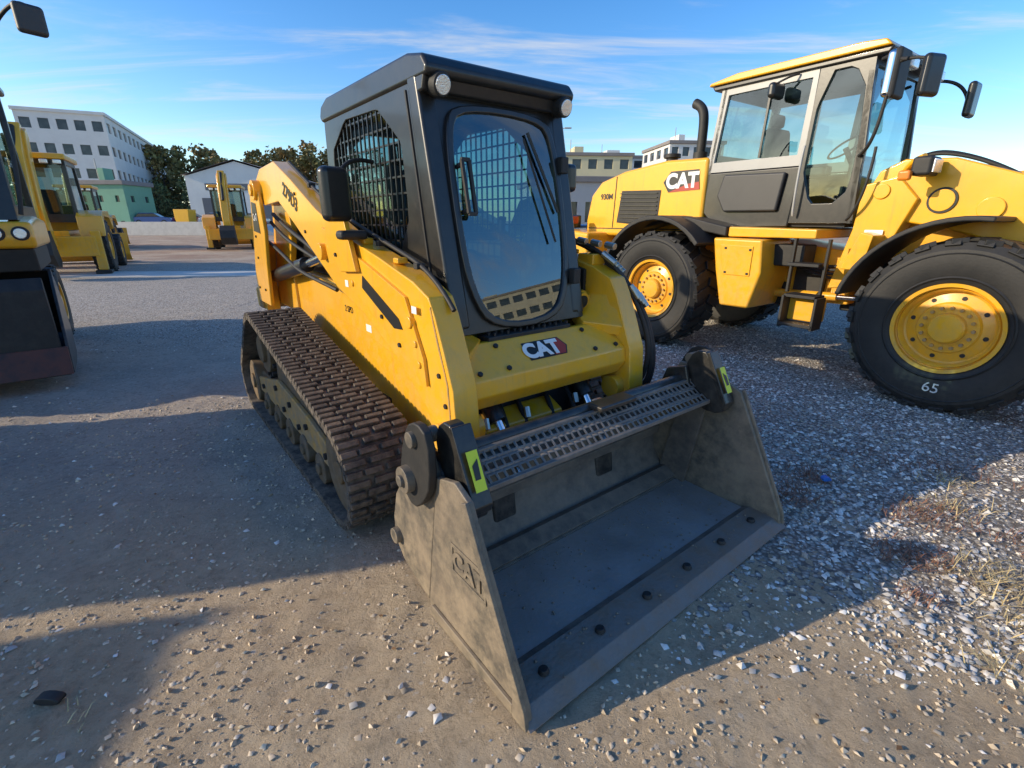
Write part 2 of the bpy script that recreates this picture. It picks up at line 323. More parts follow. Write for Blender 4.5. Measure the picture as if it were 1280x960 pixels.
    cyls('cross_member_bolts',[((pc+nr*-.01+Vector((0,b,0))+up*t)[:],(pc+nr*.012+Vector((0,b,0))+up*t)[:],.014) for b in (-.5,-.32,.32,.5) for t in (-.07,.08)],M_blkm,E,6)
    prism('cross_box_lower',[(1.02,.80),(1.25,.74),(1.3,.98),(1.1,.9)],-.5,.5,M_yeld,E,.02)
    for s,tag in ((1,'right'),(-1,'left')):
        V=[(1.05,.563*s,1.33),(.93,.563*s,1.08),(1.09,.38*s,1.11),(1.20,.42*s,1.14),(1.45,.563*s,1.30)]
        V2=[(v[0]+.02,v[1],v[2]-.06) for v in V]
        mk('gusset_'+tag,V+V2,[[0,1,2,3,4],[9,8,7,6,5]]+[[i,(i+1)%5,5+(i+1)%5,5+i] for i in range(5)],M_yel,E,.006)
    box('foot_step',(1.13,.04,1.10),(.11,.60,.03),M_blkm,E,.006)
    boxes('foot_step_teeth',[(T(1.095+.025*(i%4),-.24+.022*i,1.12),(.016,.012,.022)) for i in range(26)],M_blkm,E)
    # ---- cab
    C=bpy.data.objects.new('cab',None); COL.objects.link(C); C.parent=E; C.scale=(1,.92,1); C.location=(0,.04,0)
    def FS(s): return lambda a,z,d: (a,(.50-d)*s,z)
    outl=[(1.13,1.16),(1.42,2.37),(2.77,2.39),(2.82,1.50),(2.3,1.28)]
    win=chaikin([(1.56,1.52),(1.64,2.27),(2.64,2.30),(2.68,1.66),(2.25,1.46)],1)
    def cross(i0,v):
        zs=[]
        for i in range(len(win)):
            p,q2=win[i],win[(i+1)%len(win)]
            if (p[i0]-v)*(q2[i0]-v)<0: zs.append(p[1-i0]+(q2[1-i0]-p[1-i0])*(v-p[i0])/(q2[i0]-p[i0]))
        return (min(zs),max(zs)) if len(zs)>1 else None
    for s,tag in ((1,'right'),(-1,'left')):
        ring('cab_side_'+tag,outl,win,FS(s),.05,M_blk,C,.006)
        pane('side_glass_'+tag,win,FS(s),.045,M_glass,C)
        segs=[]; a=1.60
        while a<2.68:
            r=cross(0,a)
            if r: segs.append(((a,.485*s,r[0]),(a,.485*s,r[1])))
            a+=.066
        z=1.5
        while z<2.3:
            r=cross(1,z)
            if r: segs.append(((r[0],.479*s,z),(r[1],.479*s,z)))
            z+=.085
        bars('side_grille_'+tag,segs,.010,M_blk,C)
        prism('front_pillar_'+tag,[(1.13,1.16),(1.40,2.36),(1.50,2.36),(1.42,1.9),(1.30,1.16)],min(.40*s,.515*s),max(.40*s,.515*s),M_blk,C,.02)
        bars('pillar_seam_'+tag,[((1.30,.517*s,1.2),(1.50,.517*s,2.3))],.012,M_blkm,C)
    prism('cab_roof',[(1.30,2.33),(1.285,2.37),(1.33,2.425),(1.48,2.455),(2.66,2.465),(2.78,2.43),(2.82,2.36),(2.78,2.33)],-.515,.515,M_blk,C,.02,seg=3)
    prism('roof_panel',[(1.55,2.45),(1.6,2.485),(2.6,2.49),(2.66,2.46)],-.38,.38,M_blk,C,.015)
    ring('cab_rear',[(-.47,1.35),(-.47,2.37),(.47,2.37),(.47,1.35)],chaikin([(-.37,1.72),(-.37,2.28),(.37,2.28),(.37,1.72)],1),lambda b,z,d:(2.78-d,b,z),.04,M_blk,C)
    pane('rear_glass',[(-.38,1.7),(-.38,2.3),(.38,2.3),(.38,1.7)],lambda b,z,d:(2.76,b,z),0,M_glass,C)
    box('cab_floor',(2.0,0,1.22),(1.5,.9,.06),M_blkm,C)
    A0=Vector((1.13,0,1.13)); U=Vector((.27,0,1.22)).normalized(); NN=Vector((-U.z,0,U.x))
    def fd(b,t,d): return A0+Vector((0,b,0))+U*t-NN*d
    dout=chaikin([(-.24,.0),(.26,.0),(.39,.20),(.415,.55),(.40,1.04),(.30,1.15),(-.30,1.15),(-.40,1.04),(-.415,.55),(-.38,.20)],2)
    ring('cab_front_frame',[(-.5,.0),(-.5,1.24),(.5,1.24),(.5,.0)],[(p[0]*.985,.58+(p[1]-.58)*.985) for p in dout],fd,.08,M_blk,C,.01)
    din=[(p[0]*.90,.58+(p[1]-.58)*.935) for p in dout]
    ring('door_frame',dout,din,lambda b,t,d: fd(b,t,d-.028),.045,M_blk,C,.01)
    pane('door_glass',[(p[0]*1.03,.58+(p[1]-.58)*1.03) for p in din],fd,-.012,M_glassd,C)
    prism('visor',[(1.42,2.27),(1.345,2.275),(1.30,2.385),(1.36,2.43),(1.5,2.43)],-.51,.51,M_blk,C,.014,seg=3)
    for s,tag in ((1,'right'),(-1,'left')):
        cyls('work_lamp_housing_'+tag,[((1.36,.43*s,2.315),(1.275,.43*s,2.295),.056,.052)],M_blkm,C,28,.006)
        cyls('work_lamp_lens_'+tag,[((1.28,.43*s,2.296),(1.268,.43*s,2.293),.042)],M_lamp,C,28,.004)
    bars('door_handle',[(fd(.345,.60,-.06),fd(.345,.86,-.06)),(fd(.30,.60,-.06),fd(.30,.86,-.06)),(fd(.295,.86,-.06),fd(.35,.86,-.06)),(fd(.295,.60,-.06),fd(.35,.60,-.06)),(fd(.345,.62,-.06),fd(.345,.62,0)),(fd(.345,.84,-.06),fd(.345,.84,0))],.02,M_blkm,C,.004)
    bars('wiper',[(fd(-.28,.45,-.045),fd(-.12,1.0,-.045))],.012,M_blkm,C)
    bars('wiper_blade',[(fd(-.345,.62,-.03),fd(-.17,1.04,-.03))],.014,M_blkd,C)
    boxes('door_hinges',[(T(*fd(-.42,t,-.04)),(.05,.06,.09)) for t in (.25,.88)],M_blkm,C,.008)
    box('seat_base',(2.15,0,1.42),(.5,.5,.18),M_seat,C,.05,seg=3)
    box('seat_back',(2.42,0,1.75),(.14,.48,.62),M_seat,C,.06,rot=(0,8,0),seg=3)
    box('seat_headrest',(2.47,0,2.12),(.10,.28,.16),M_seat,C,.04,seg=3)
    for s,tag in ((1,'right'),(-1,'left')):
        box('console_'+tag,(1.95,.33*s,1.50),(.5,.11,.14),M_plast,C,.03)
        cyls('joystick_'+tag,[((1.78,.33*s,1.56),(1.75,.33*s,1.72),.018,.026)],M_blkm,C,16,.004)
        box('pillar_panel_'+tag,(1.52,.40*s,2.05),(.06,.08,.30),M_plast,C,.02)
    box('lap_bar',(1.72,0,1.60),(.05,.5,.05),M_blkm,C,.02)
    tube('mirror_arm_right',[(2.0,.50,2.02),(1.98,.62,2.04),(1.9,.72,2.0),(1.87,.76,1.92)],.012,M_blkm,E)
    box('mirror_right',(1.84,.80,1.83),(.075,.17,.28),M_blk,E,.035,rot=(0,0,15),seg=3)
    box('mirror_base_right',(1.84,.73,1.62),(.10,.16,.05),M_blkm,E,.02)
    box('mirror_left',(1.60,-.60,1.76),(.07,.13,.22),M_blk,E,.03,seg=3)
    box('mirror_left_upper',(1.36,-.47,1.94),(.09,.09,.16),M_blk,E,.03,seg=3)
    tube('mirror_arm_left',[(1.5,-.42,1.66),(1.5,-.55,1.64),(1.58,-.6,1.68)],.012,M_blkm,E)
    for i in range(6):
        o=.020*i; j=random.uniform(-.03,.03)
        tube('aux_hose_%d'%i,[(1.9-.05*i,-.60-o*.4,1.62-o*.3),(1.45,-.62-o*.6,1.58-o*.2+abs(j)),(1.15,-.66-o*.8,1.50-o),(.98,-.76-o+j,1.22-o),(.90,-.82-o*.9,.92-o+j),(.92,-.82+j,.68-o),(1.00,-.76,.62),(1.10,-.66,.80),(1.12,-.6,.88)],.013,M_blkm,E)
    cyls('hose_fittings',[((1.62-.11*i,-.60-.012*i,1.60-.012*i),(1.55-.11*i,-.605-.012*i,1.59-.012*i),.022) for i in range(5)]+[((1.20,-.645-.03*i,1.50-.02*i),(1.11,-.67-.03*i,1.44-.02*i),.021) for i in range(4)]+[((1.02,-.72-.03*i,1.31-.02*i),(.97,-.75-.03*i,1.23-.02*i),.019) for i in range(4)],M_steel,E,8,.003)
    boxes('aux_block',[(T(1.30,-.65,1.46),(.14,.12,.07)),(T(1.08,-.715,1.16),(.10,.05,.10)),(T(1.58,-.62,1.54),(.10,.10,.05))],M_yel,E,.01)
    box('lamp_pod_left',(1.26,-.46,1.20),(.14,.14,.16),M_yel,E,.03)
    cyls('lamp_pod_ring',[((1.20,-.46,1.215),(1.178,-.46,1.212),.055)],M_yel,E); cyls('lamp_pod_lens',[((1.20,-.46,1.215),(1.172,-.46,1.211),.04)],M_blkm,E)  # black disc stands in for the dark round hole in the pod
    for i,b in enumerate((.42,.24,.14,-.10,-.24)):
        tube('front_hose_%d'%i,[(1.2,b,.80),(1.0,b+.05*(i%2),.68),(.88,b+.08,.52),(.98,b+.12-.1*(i%3),.36),(1.1,b,.5)],.015,M_blkm,E)
    cyls('front_fittings',[((1.0,b,.70),(.97,b+.01,.65),.018) for b in (.42,.14,-.24)],M_steel,E,8)
    prism('coupler_plate',[(.90,.12),(.94,.60),(.99,.60),(.97,.12)],-.52,.52,M_blk,E,.01)
    prism('coupler_yellow',[(.99,.42),(.97,.64),(1.1,.70),(1.12,.45)],-.12,.48,M_yel,E,.015)
    # ---- bucket
    inner=[(.0,.022),(.35,.024),(.66,.03),(.78,.07),(.86,.17),(.885,.30),(.86,.44),(.79,.54),(.70,.62),(.62,.68)]
    ribbon('bucket_shell',inner[:3],.02,-.94,.94,M_bfloor,E)
    ribbon('bucket_back',inner[2:],.022,-.94,.94,M_buck,E)
    prism('bucket_fold_bar',[(.672,.036),(.66,.056),(.745,.10),(.78,.09),(.76,.062)],-.935,.935,M_buck,E,.004)
    prism('bucket_mid_rail',[(.845,.30),(.835,.36),(.855,.37),(.875,.30)],-.935,.935,M_buck,E,.004)
    prism('cutting_edge',[(-.045,.004),(-.03,.012),(.02,.043),(.17,.047),(.17,.026),(.0,.0)],-.975,.975,M_edge,E,.003)
    prism('edge_weld',[(.172,.026),(.172,.040),(.205,.028)],-.93,.93,M_buck,E,0)
    cyls('edge_bolts',[((.085,-.8+.32*i,.045),(.088,-.8+.32*i,.064),.024,.019) for i in range(6)],M_blkm,E,12,.003)
    V=[];F=[]
    for _ in range(320):
        a=random.choice((random.uniform(.02,.6),random.uniform(.5,.7))); b=random.uniform(-.9,.9); s=random.uniform(.002,.007); o=len(V); z=(.048 if a<.17 else .026)
        V+=[(a-s,b-s,z),(a+s,b-s,z),(a+s*.8,b+s,z),(a-s*.9,b+s,z),(a,b,z+s*1.2)]; F+=[[o,o+1,o+4],[o+1,o+2,o+4],[o+2,o+3,o+4],[o+3,o,o+4]]
    mk('soil_crumbs',V,F,M_bside,E)
    for s,tag in ((1,'right'),(-1,'left')):
        def bb(x,y): return (min(x*s,y*s),max(x*s,y*s))
        prism('bucket_side_front_'+tag,[(-.02,.0),(-.005,.075),(.33,.74),(.42,.78),(.56,.74),(.69,.045),(.67,.012)],*bb(.94,.966),M_bside,E,.006)
        prism('bucket_side_rear_'+tag,[(.715,.02),(.58,.72),(.64,.84),(.74,.84),(.80,.72),(1.0,.45),(1.05,.30),(1.05,.17),(.97,.09)],*bb(.925,.955),M_bside,E,.008)
        prism('bucket_side_backing_'+tag,[(.60,.03),(.50,.70),(.66,.72),(.80,.05)],*bb(.90,.924),M_buck,E,.002)  # added plate, stops sunlight leaking through the gap between side plates
        prism('side_rim_'+tag,[(-.03,.0),(-.018,.075),(.32,.75),(.352,.735),(.05,.10),(.05,.0)],*bb(.966,.984),M_bside,E,.004)
        prism('side_bottom_strip_'+tag,[(.052,.0),(.052,.05),(.64,.06),(.66,.0)],*bb(.966,.982),M_bside,E,.004)
        prism('hinge_outer_'+tag,chaikin([(.60,.62),(.54,.72),(.54,.93),(.63,.965),(.72,.92),(.80,.74),(.80,.60),(.70,.54)],1),*bb(.967,1.005),M_blkm,E,.008)
        prism('hinge_inner_'+tag,chaikin([(.38,.60),(.355,.68),(.50,.96),(.60,.96),(.66,.84),(.54,.60)],1),*bb(.845,.915),M_blk,E,.01)
        prism('hinge_front_plate_'+tag,[(.365,.64),(.352,.68),(.495,.965),(.515,.955)],*bb(.835,.925),M_blk,E,.006)
        o=mk('warning_sticker_'+tag,[(.375,.905*s,.735),(.375,.855*s,.735),(.445,.855*s,.875),(.445,.905*s,.875)],[[0,1,2,3]],M_lime,E); o.location=(-.0125,0,.006)
        o=mk('warning_glyph_'+tag,[(.395,.895*s,.775),(.395,.87*s,.775),(.43,.865*s,.845),(.42,.893*s,.825)],[[0,1,2,3]],M_blkd,E); o.location=(-.0145,0,.007)
        cyls('pivot_'+tag,[((.66,.90*s,.88),(.66,1.025*s,.88),.034),((.72,.90*s,.68),(.72,1.04*s,.68),.058),((.72,.90*s,.68),(.72,1.055*s,.68),.026),((1.0,.92*s,.22),(1.0,.985*s,.22),.04)],M_bside,E,24,.004)
        prism('bucket_cyl_mount_'+tag,[(.56,.66),(.62,.86),(.75,.82),(.82,.62)],*bb(.80,.83),M_blk,E,.01)
    text('bucket_cast_mark','CAT',(.34,.9685,.43),.11,(-1,0,-.0),(0,0,1),M_bside,E,.004,.004)
    for nm,pts in (('a',[(.22,.36),(.22,.375),(.46,.375),(.46,.36)]),('b',[(.22,.485),(.22,.50),(.46,.50),(.46,.485)]),('c',[(.22,.376),(.22,.484),(.232,.484),(.232,.376)]),('d',[(.448,.376),(.448,.484),(.46,.484),(.46,.376)])):
        prism('cast_frame_'+nm,pts,.966,.971,M_bside,E,.001)
    prism('bucket_top_beam',[(.62,.66),(.56,.675),(.585,.735),(.70,.76),(.74,.68),(.70,.60)],-.93,.93,M_buck,E,.012)
    V=[];F=[]; rows=3; cols=40; b0=-.84; W=1.68; P0=Vector((.47,0,.665)); UD=Vector((.14,0,.095)).normalized(); Hh=.17
    cw=W/cols; ch=Hh/rows
    for r_ in range(rows):
        for c_ in range(cols):
            bb0=b0+c_*cw+(cw*.5 if r_%2 else 0)
            if bb0+cw>b0+W+.001: continue
            o=len(V)
            for (x,y) in ((0,0),(1,0),(1,1),(0,1),(.15,.25),(.85,.25),(.85,.78),(.15,.78)):
                V.append(P0+Vector((0,bb0+x*cw,0))+UD*((r_+y)*ch))
            F+=[[o,o+1,o+5,o+4],[o+1,o+2,o+6,o+5],[o+2,o+3,o+7,o+6],[o+3,o,o+4,o+7]]
    st=mk('step_plate',V,F,M_step,E,recalc=False); md=st.modifiers.new('s','SOLIDIFY'); md.thickness=.008
    P1=P0+UD*Hh
    bars('step_plate_rails',[((P0.x,-.86,P0.z),(P0.x,.86,P0.z)),((P1.x,-.86,P1.z),(P1.x,.86,P1.z))],.024,M_step,E,.004)
    box('top_latch',(.60,-.12,.79),(.10,.28,.03),M_blk,E,.01)
    cyls('back_beam_pipe',[((.66,-.9,.76),(.66,.9,.76),.035)],M_blk,E,20)
build_ctl()

# ================================================================== WHEELS
def wheel(tag,a,b,z,r,w,E,out=1,rim=M_yel,lugs=22,rimr=.50):
    rr=r*rimr
    h=w/2; c=(a,b-out*h,z)
    prof=[(rr,-h*.82),(rr+.03,-h*.9),(r*.76,-h*1.0),(r*.88,-h*.98),(r*.955,-h*.84),(r*.965,-h*.5),(r*.965,h*.5),(r*.955,h*.84),(r*.88,h*.98),(r*.76,h*1.0),(rr+.03,h*.9),(rr,h*.82),(rr-.02,h*.5),(rr-.02,-h*.5)]
    lathe('tyre_'+tag,prof,c,M_tyre,E,72)
    lathe('tyre_bead_'+tag,[(rr+.05,out*h*.93),(rr+.062,out*h*.975),(rr+.075,out*h*.94)],c,M_tyre,E,72)
    lathe('tyre_sidewall_ring_'+tag,[(r*.83,out*h*.985),(r*.84,out*h*1.01),(r*.85,out*h*.98)],c,M_tyre,E,72)
    it=[]
    for i in range(lugs):
        for s in (-1,1):
            t=2*math.pi*(i+(0 if s>0 else .5))/lugs
            X=Vector((-math.sin(t),0,math.cos(t)));Z=Vector((math.cos(t),0,math.sin(t)));Y=Z.cross(X)
            Mx=Matrix((X,Y,Z)).transposed().to_4x4()@Matrix.Rotation(R(22*s),4,'Z')
            Mx.translation=Vector(c)+Z*(r*.972)+Vector((0,s*h*.48,0))
            it.append((Mx,(2*math.pi*r/lugs*.52,h*.92,r*.055)))
            M2=Matrix((X,Y,Z)).transposed().to_4x4()@Matrix.Rotation(R(-s*30),4,'X'); M2.translation=Vector(c)+Z*(r*.945)+Vector((0,s*h*.87,0))
            it.append((M2,(2*math.pi*r/lugs*.50,h*.16,r*.06)))
    boxes('tread_lugs_'+tag,it,M_tyre,E,.006)
    k=out*h
    lathe('rim_'+tag,[(rr+.012,k*.92),(rr+.012,k*.80),(rr*.93,k*.72),(rr*.90,k*.78),(rr*.87,k*.72),(rr*.84,k*.50),(rr*.80,k*.46),(rr*.60,k*.55),(rr*.56,k*.62),(rr*.36,k*.64),(rr*.34,k*.80),(rr*.30,k*.86),(rr*.14,k*.88),(.001,k*.88),(.001,-k*.5),(rr*.9,-k*.6),(rr+.0,-k*.7),(rr+.012,-k*.9),(rr-.02,-k*.9),(rr-.03,0),(rr-.02,k*.90)],c,rim,E,64,True,25)
    cyls('lug_nuts_'+tag,[((a+rr*.47*math.cos(t),c[1]+k*.60,z+rr*.47*math.sin(t)),(a+rr*.47*math.cos(t),c[1]+k*.73,z+rr*.47*math.sin(t)),rr*.04) for t in [i*math.pi/8 for i in range(16)]],M_yeld,E,8,.002)
    cyls('rim_holes_'+tag,[((a+rr*.70*math.cos(t),c[1]+k*.46,z+rr*.70*math.sin(t)),(a+rr*.70*math.cos(t),c[1]+k*.525,z+rr*.70*math.sin(t)),rr*.05) for t in [i*math.pi/4+.2 for i in range(8)]],M_blkm,E,12)

# ================================================================== WHEEL LOADER
def build_loader():
    E=empty('wheel_loader',(3.99,4.09,0),math.atan2(.817,-.577))
    Wd=-2.62
    for tag,a in (('front',.19),('rear',3.52)):
        wheel(tag+'_near',a,0,.765,.79,.56,E,1); wheel(tag+'_far',a,Wd,.765,.79,.56,E,-1)
    text('chalk_mark','65',(.16,.008,.22),.13,(-1,0,-.05),(-.05,0,1),M_chalk,E,.0008)
    cyls('axles',[((.19,-.3,.76),(.19,-2.3,.76),.16),((3.52,-.3,.76),(3.52,-2.3,.76),.16)],M_yeld,E)
    prism('rear_frame',[(1.3,.75),(1.35,1.35),(2.2,1.45),(5.3,1.45),(5.3,.85),(3.0,.7)],-1.75,-.87,M_yel,E,.02)
    hood=[(3.22,1.45),(3.22,2.50),(3.9,2.52),(4.7,2.43),(5.2,2.30),(5.42,2.10),(5.52,1.70),(5.52,1.45)]
    prism('hood',hood,-1.98,-.62,M_yel,E,.05,seg=3)
    prism('hood_vent',[(3.98,1.60),(3.95,2.12),(4.72,2.14),(4.80,1.66)],-.619,-.612,M_blkm,E,.004)
    bars('hood_vent_slats',[((4.0,-.606,1.66+.06*i),(4.74,-.606,1.68+.06*i)) for i in range(8)],.02,M_blk,E,0,.012)
    prism('hood_panel_line',[(3.30,1.56),(3.30,1.575),(5.45,1.575),(5.45,1.56)],-.619,-.614,M_blkd,E,0)
    prism('hood_panel_seam',[(4.88,1.58),(4.84,2.36),(4.855,2.36),(4.895,1.58)],-.619,-.614,M_blkd,E,0)
    prism('hood_badge',[(3.30,2.10),(3.34,2.36),(3.80,2.36),(3.92,2.22),(3.82,2.08)],-.619,-.613,M_blkd,E,0)
    prism('hood_badge_red',[(3.30,2.10),(3.32,2.2),(3.5,2.18),(3.82,2.08)],-.6135,-.610,M_red,E,0)
    text('hood_logo','CAT',(3.60,-.609,2.22),.27,SX,SY,M_wht,E,.001,.012)
    text('model_decal','930M',(5.05,-.617,2.06),.12,SX,SY,M_blkd,E,.001,.004)
    prism('counterweight',[(5.0,.80),(5.0,1.50),(5.75,1.56),(6.0,1.45),(6.06,1.05),(5.9,.78),(5.4,.72)],-2.45,-.17,M_yel,E,.05,seg=3)
    prism('rear_grille',[(5.5,1.45),(5.53,2.05),(5.6,2.0),(5.66,1.5)],-1.85,-.75,M_blkm,E,.02)
    prism('tail_lamp_panel',[(5.62,1.57),(5.62,1.78),(5.74,1.78),(5.76,1.57)],-.60,-.30,M_blk,E,.02)
    box('tail_lamp',(5.5,-.28,1.7),(.14,.16,.12),M_red,E,.02)
    def arc(cx,cz,r,t0,t1,n,th):
        o=[(cx+r*math.cos(R(t0+(t1-t0)*i/n)),cz+r*math.sin(R(t0+(t1-t0)*i/n))) for i in range(n+1)]
        q=[(cx+(r+th)*math.cos(R(t0+(t1-t0)*i/n)),cz+(r+th)*math.sin(R(t0+(t1-t0)*i/n))) for i in range(n+1)]
        return o+q[::-1]
    for b0,b1,tag in ((-.70,.03,'near'),(-2.65,-1.92,'far')):
        prism('rear_fender_'+tag,arc(3.52,.80,.90,8,140,16,.06),b0,b1,M_blkm,E,.015,smooth=50)
        prism('front_fender_'+tag,arc(.19,.78,.91,12,98,14,.045),b0,b1,M_blkm,E,.015,smooth=50)
    prism('rear_fender_deck',[(2.62,1.50),(2.62,1.62),(3.2,1.74),(3.9,1.74),(4.3,1.60),(4.3,1.5),(3.6,1.66)],-.68,-.30,M_blkm,E,.02)
    prism('platform',[(1.55,1.50),(1.55,1.60),(2.6,1.62),(2.6,1.50)],-2.3,-.32,M_yel,E,.015)
    prism('side_tank',[(2.12,.66),(2.02,1.10),(2.06,1.48),(2.70,1.49),(2.62,1.1),(2.5,.66)],-.86,-.16,M_yel,E,.03,seg=3)
    prism('side_tank_panel',[(2.15,1.05),(2.15,1.40),(2.58,1.41),(2.50,1.05)],-.159,-.148,M_yel,E,.006)
    boxes('tank_bolts',[(T(x,-.145,z),(.025,.012,.025)) for x,z in ((2.18,1.08),(2.18,1.36),(2.5,1.37),(2.47,1.08))],M_blkm,E)
    boxes('ladder_steps',[(T(1.52,-.24,.56),(.36,.24,.035)),(T(1.54,-.28,.88),(.34,.24,.035)),(T(1.6,-.36,1.22),(.34,.24,.035))],M_blkm,E,.006)
    boxes('ladder_frame',[(T(1.345,-.24,.70),(.03,.22,.36)),(T(1.70,-.24,.70),(.03,.22,.36)),(T(1.40,-.34,1.2),(.03,.05,.6)),(T(1.76,-.34,1.2),(.03,.05,.6))],M_blkm,E,.006)
    box('ladder_box',(1.52,-.36,.72),(.36,.14,.26),M_yel,E,.02)
    boxes('chassis_clutter',[(T(1.75,-.9,1.0),(.35,.2,.4)),(T(1.45,-1.1,1.2),(.3,.3,.3)),(T(2.3,-.95,.8),(.6,.2,.3)),(T(1.2,-1.3,.9),(.5,.5,.5)),(T(1.9,-.6,1.3),(.4,.3,.25))],M_blkm,E,.02)
    for i in range(8):
        tube('artic_hose_%d'%i,[(2.0,-.70-.05*i,1.3-.04*i),(1.6,-.66-.06*i,.95+.07*i),(1.15,-.75-.05*i,1.0+.06*i),(.8,-.9,1.3)],.018,M_blkm,E)
    cyls('steer_cylinder',[((2.1,-.75,.82),(1.4,-.8,.84),.05)],M_yel,E); cyls('steer_rod',[((1.4,-.8,.84),(1.0,-.83,.85),.028)],M_chr,E)
    cb=-.66; cf=-1.96
    def FS(s):
        return (lambda a,z,d:(a,cb-d,z)) if s>0 else (lambda a,z,d:(a,cf+d,z))
    rw=[(2.08,2.42),(2.05,3.20),(3.06,3.20),(3.16,2.42)]
    dw=chaikin([(1.48,1.88),(1.46,2.4),(1.52,3.22),(1.94,3.22),(1.98,1.88)],1)
    for s,tag in ((1,'near'),(-1,'far')):
        f=FS(s)
        ring('cab_side_rear_'+tag,[(2.00,2.30),(1.99,3.28),(3.16,3.28),(3.26,2.30)],rw,f,.05,M_lgrey,E,.008)
        ring('cab_side_door_'+tag,[(1.40,1.66),(1.38,2.4),(1.46,3.28),(1.985,3.28),(2.05,1.66)],dw,f,.05,M_blk,E,.008)
        pane('cab_rear_side_glass_'+tag,rw,f,.03,M_glass,E); pane('cab_door_glass_'+tag,dw,f,.03,M_glass,E)
        bars('window_slider_'+tag,[(f(2.55,2.43,.02),f(2.52,3.2,.02))],.025,M_blk,E)
        b0,b1=sorted((f(0,0,0)[1],f(0,0,.06)[1]))
        prism('cab_lower_'+tag,[(2.055,1.62),(2.0,2.298),(3.26,2.298),(3.30,1.85),(3.1,1.66),(2.9,1.60)],b0,b1,M_blk,E,.02)
    prism('cab_lower_cover',[(2.2,1.80),(2.15,2.24),(2.95,2.26),(3.02,2.0),(2.9,1.80)],-.659,-.60,M_plast,E,.025)
    ff=lambda b,z,d:(1.40+(z-2.4)*.06+d,b,z)
    ring('cab_front',[(cf,1.66),(cf,3.28),(cb,3.28),(cb,1.66)],[(cf+.07,1.8),(cf+.07,3.2),(cb-.07,3.2),(cb-.07,1.8)],ff,.06,M_blk,E,.008)
    pane('windscreen',[(cf+.05,1.78),(cf+.05,3.22),(cb-.05,3.22),(cb-.05,1.78)],ff,.02,M_glass,E)
    fr=lambda b,z,d:(3.22-(z-2.4)*.10-d,b,z)
    ring('cab_rear',[(cf,1.8),(cf,3.28),(cb,3.28),(cb,1.8)],[(cf+.09,2.52),(cf+.09,3.18),(cb-.09,3.18),(cb-.09,2.52)],fr,.05,M_blk,E,.008)
    pane('rear_window',[(cf+.07,2.5),(cf+.07,3.2),(cb-.07,3.2),(cb-.07,2.5)],fr,.02,M_glass,E)
    prism('cab_roof_base',[(1.34,3.27),(1.30,3.33),(3.30,3.33),(3.26,3.27)],cf-.03,cb+.03,M_blk,E,.02)
    prism('cab_roof',[(1.32,3.335),(1.38,3.40),(1.6,3.42),(2.95,3.42),(3.32,3.37),(3.34,3.335)],cf-.05,cb+.05,M_yel,E,.03,seg=3)
    prism('cab_floor',[(1.45,1.62),(1.45,1.7),(3.1,1.7),(3.1,1.62)],cf+.07,cb-.07,M_blkm,E)
    box('seat',(2.4,-1.3,2.12),(.5,.5,.14),M_seat,E,.05); box('seat_back',(2.66,-1.3,2.50),(.13,.48,.66),M_seat,E,.05,rot=(0,8,0)); box('headrest',(2.72,-1.3,2.92),(.09,.26,.16),M_seat,E,.04)
    box('console',(1.62,-1.3,2.05),(.14,.4,.7),M_plast,E,.04)
    box('armrest_console',(2.35,-1.62,2.3),(.5,.12,.12),M_plast,E,.03)
    o=lathe('steering_wheel',[(.19,-.012),(.205,0),(.19,.012),(.178,0)],(0,0,0),M_blkm,E,32); o.location=(1.84,-1.3,2.52); o.rotation_euler=(R(90),R(35),0)
    cyls('steering_column',[((1.66,-1.3,2.2),(1.84,-1.3,2.51),.03)],M_blkm,E)
    tube('mirror_bar_near',[(1.42,-.64,2.35),(1.30,-.45,2.36),(1.20,-.38,2.5),(1.18,-.36,2.9),(1.17,-.36,3.1)],.017,M_blkm,E)
    tube('mirror_bar_near_top',[(1.38,-.62,3.22),(1.25,-.5,3.22),(1.17,-.36,3.12),(1.05,-.30,3.10)],.017,M_blkm,E)
    box('mirror_near',(1.20,-.46,3.02),(.09,.26,.40),M_mirror,E,.04,seg=3); box('mirror_near_shell',(1.15,-.46,3.02),(.06,.27,.42),M_blkm,E,.03,seg=3)
    tube('mirror_bar_far',[(1.38,-1.98,3.2),(1.15,-2.1,3.22),(1.02,-2.15,3.1),(1.0,-2.15,2.8)],.017,M_blkm,E)
    box('mirror_far',(1.00,-2.17,2.98),(.08,.24,.36),M_blk,E,.04,seg=3)
    tube('mirror_bar_out',[(1.15,-.36,3.10),(1.0,-.3,3.12),(.86,-.28,3.05)],.014,M_blkm,E)
    box('mirror_out',(.84,-.28,2.92),(.08,.22,.34),M_blk,E,.04,seg=3,rot=(0,0,-20))
    box('mirror_side',(2.36,-.50,3.10),(.09,.26,.16),M_blk,E,.04,seg=3); tube('mirror_side_arm',[(2.2,-.64,3.26),(2.25,-.55,3.24),(2.36,-.5,3.18)],.012,M_blkm,E)
    boxes('roof_lamps',[(T(1.27,b,3.22),(.08,.17,.10)) for b in (-.78,-1.05,-1.6,-1.86)],M_lamp,E,.02)
    tube('grab_rail',[(1.98,-.60,1.75),(1.98,-.56,1.8),(1.98,-.56,2.4),(1.98,-.60,2.5)],.013,M_lgrey,E)
    tube('grab_rail_front',[(1.40,-.60,1.7),(1.30,-.5,1.75),(1.20,-.45,2.0),(1.22,-.48,2.4)],.014,M_blkm,E)
    tube('exhaust',[(3.62,-1.0,2.45),(3.62,-1.0,2.9),(3.62,-1.0,3.1),(3.68,-1.0,3.22),(3.80,-1.0,3.27)],.065,M_blkm,E)
    cyls('exhaust_base',[((3.62,-1.0,2.48),(3.62,-1.0,2.62),.10)],M_blkm,E)
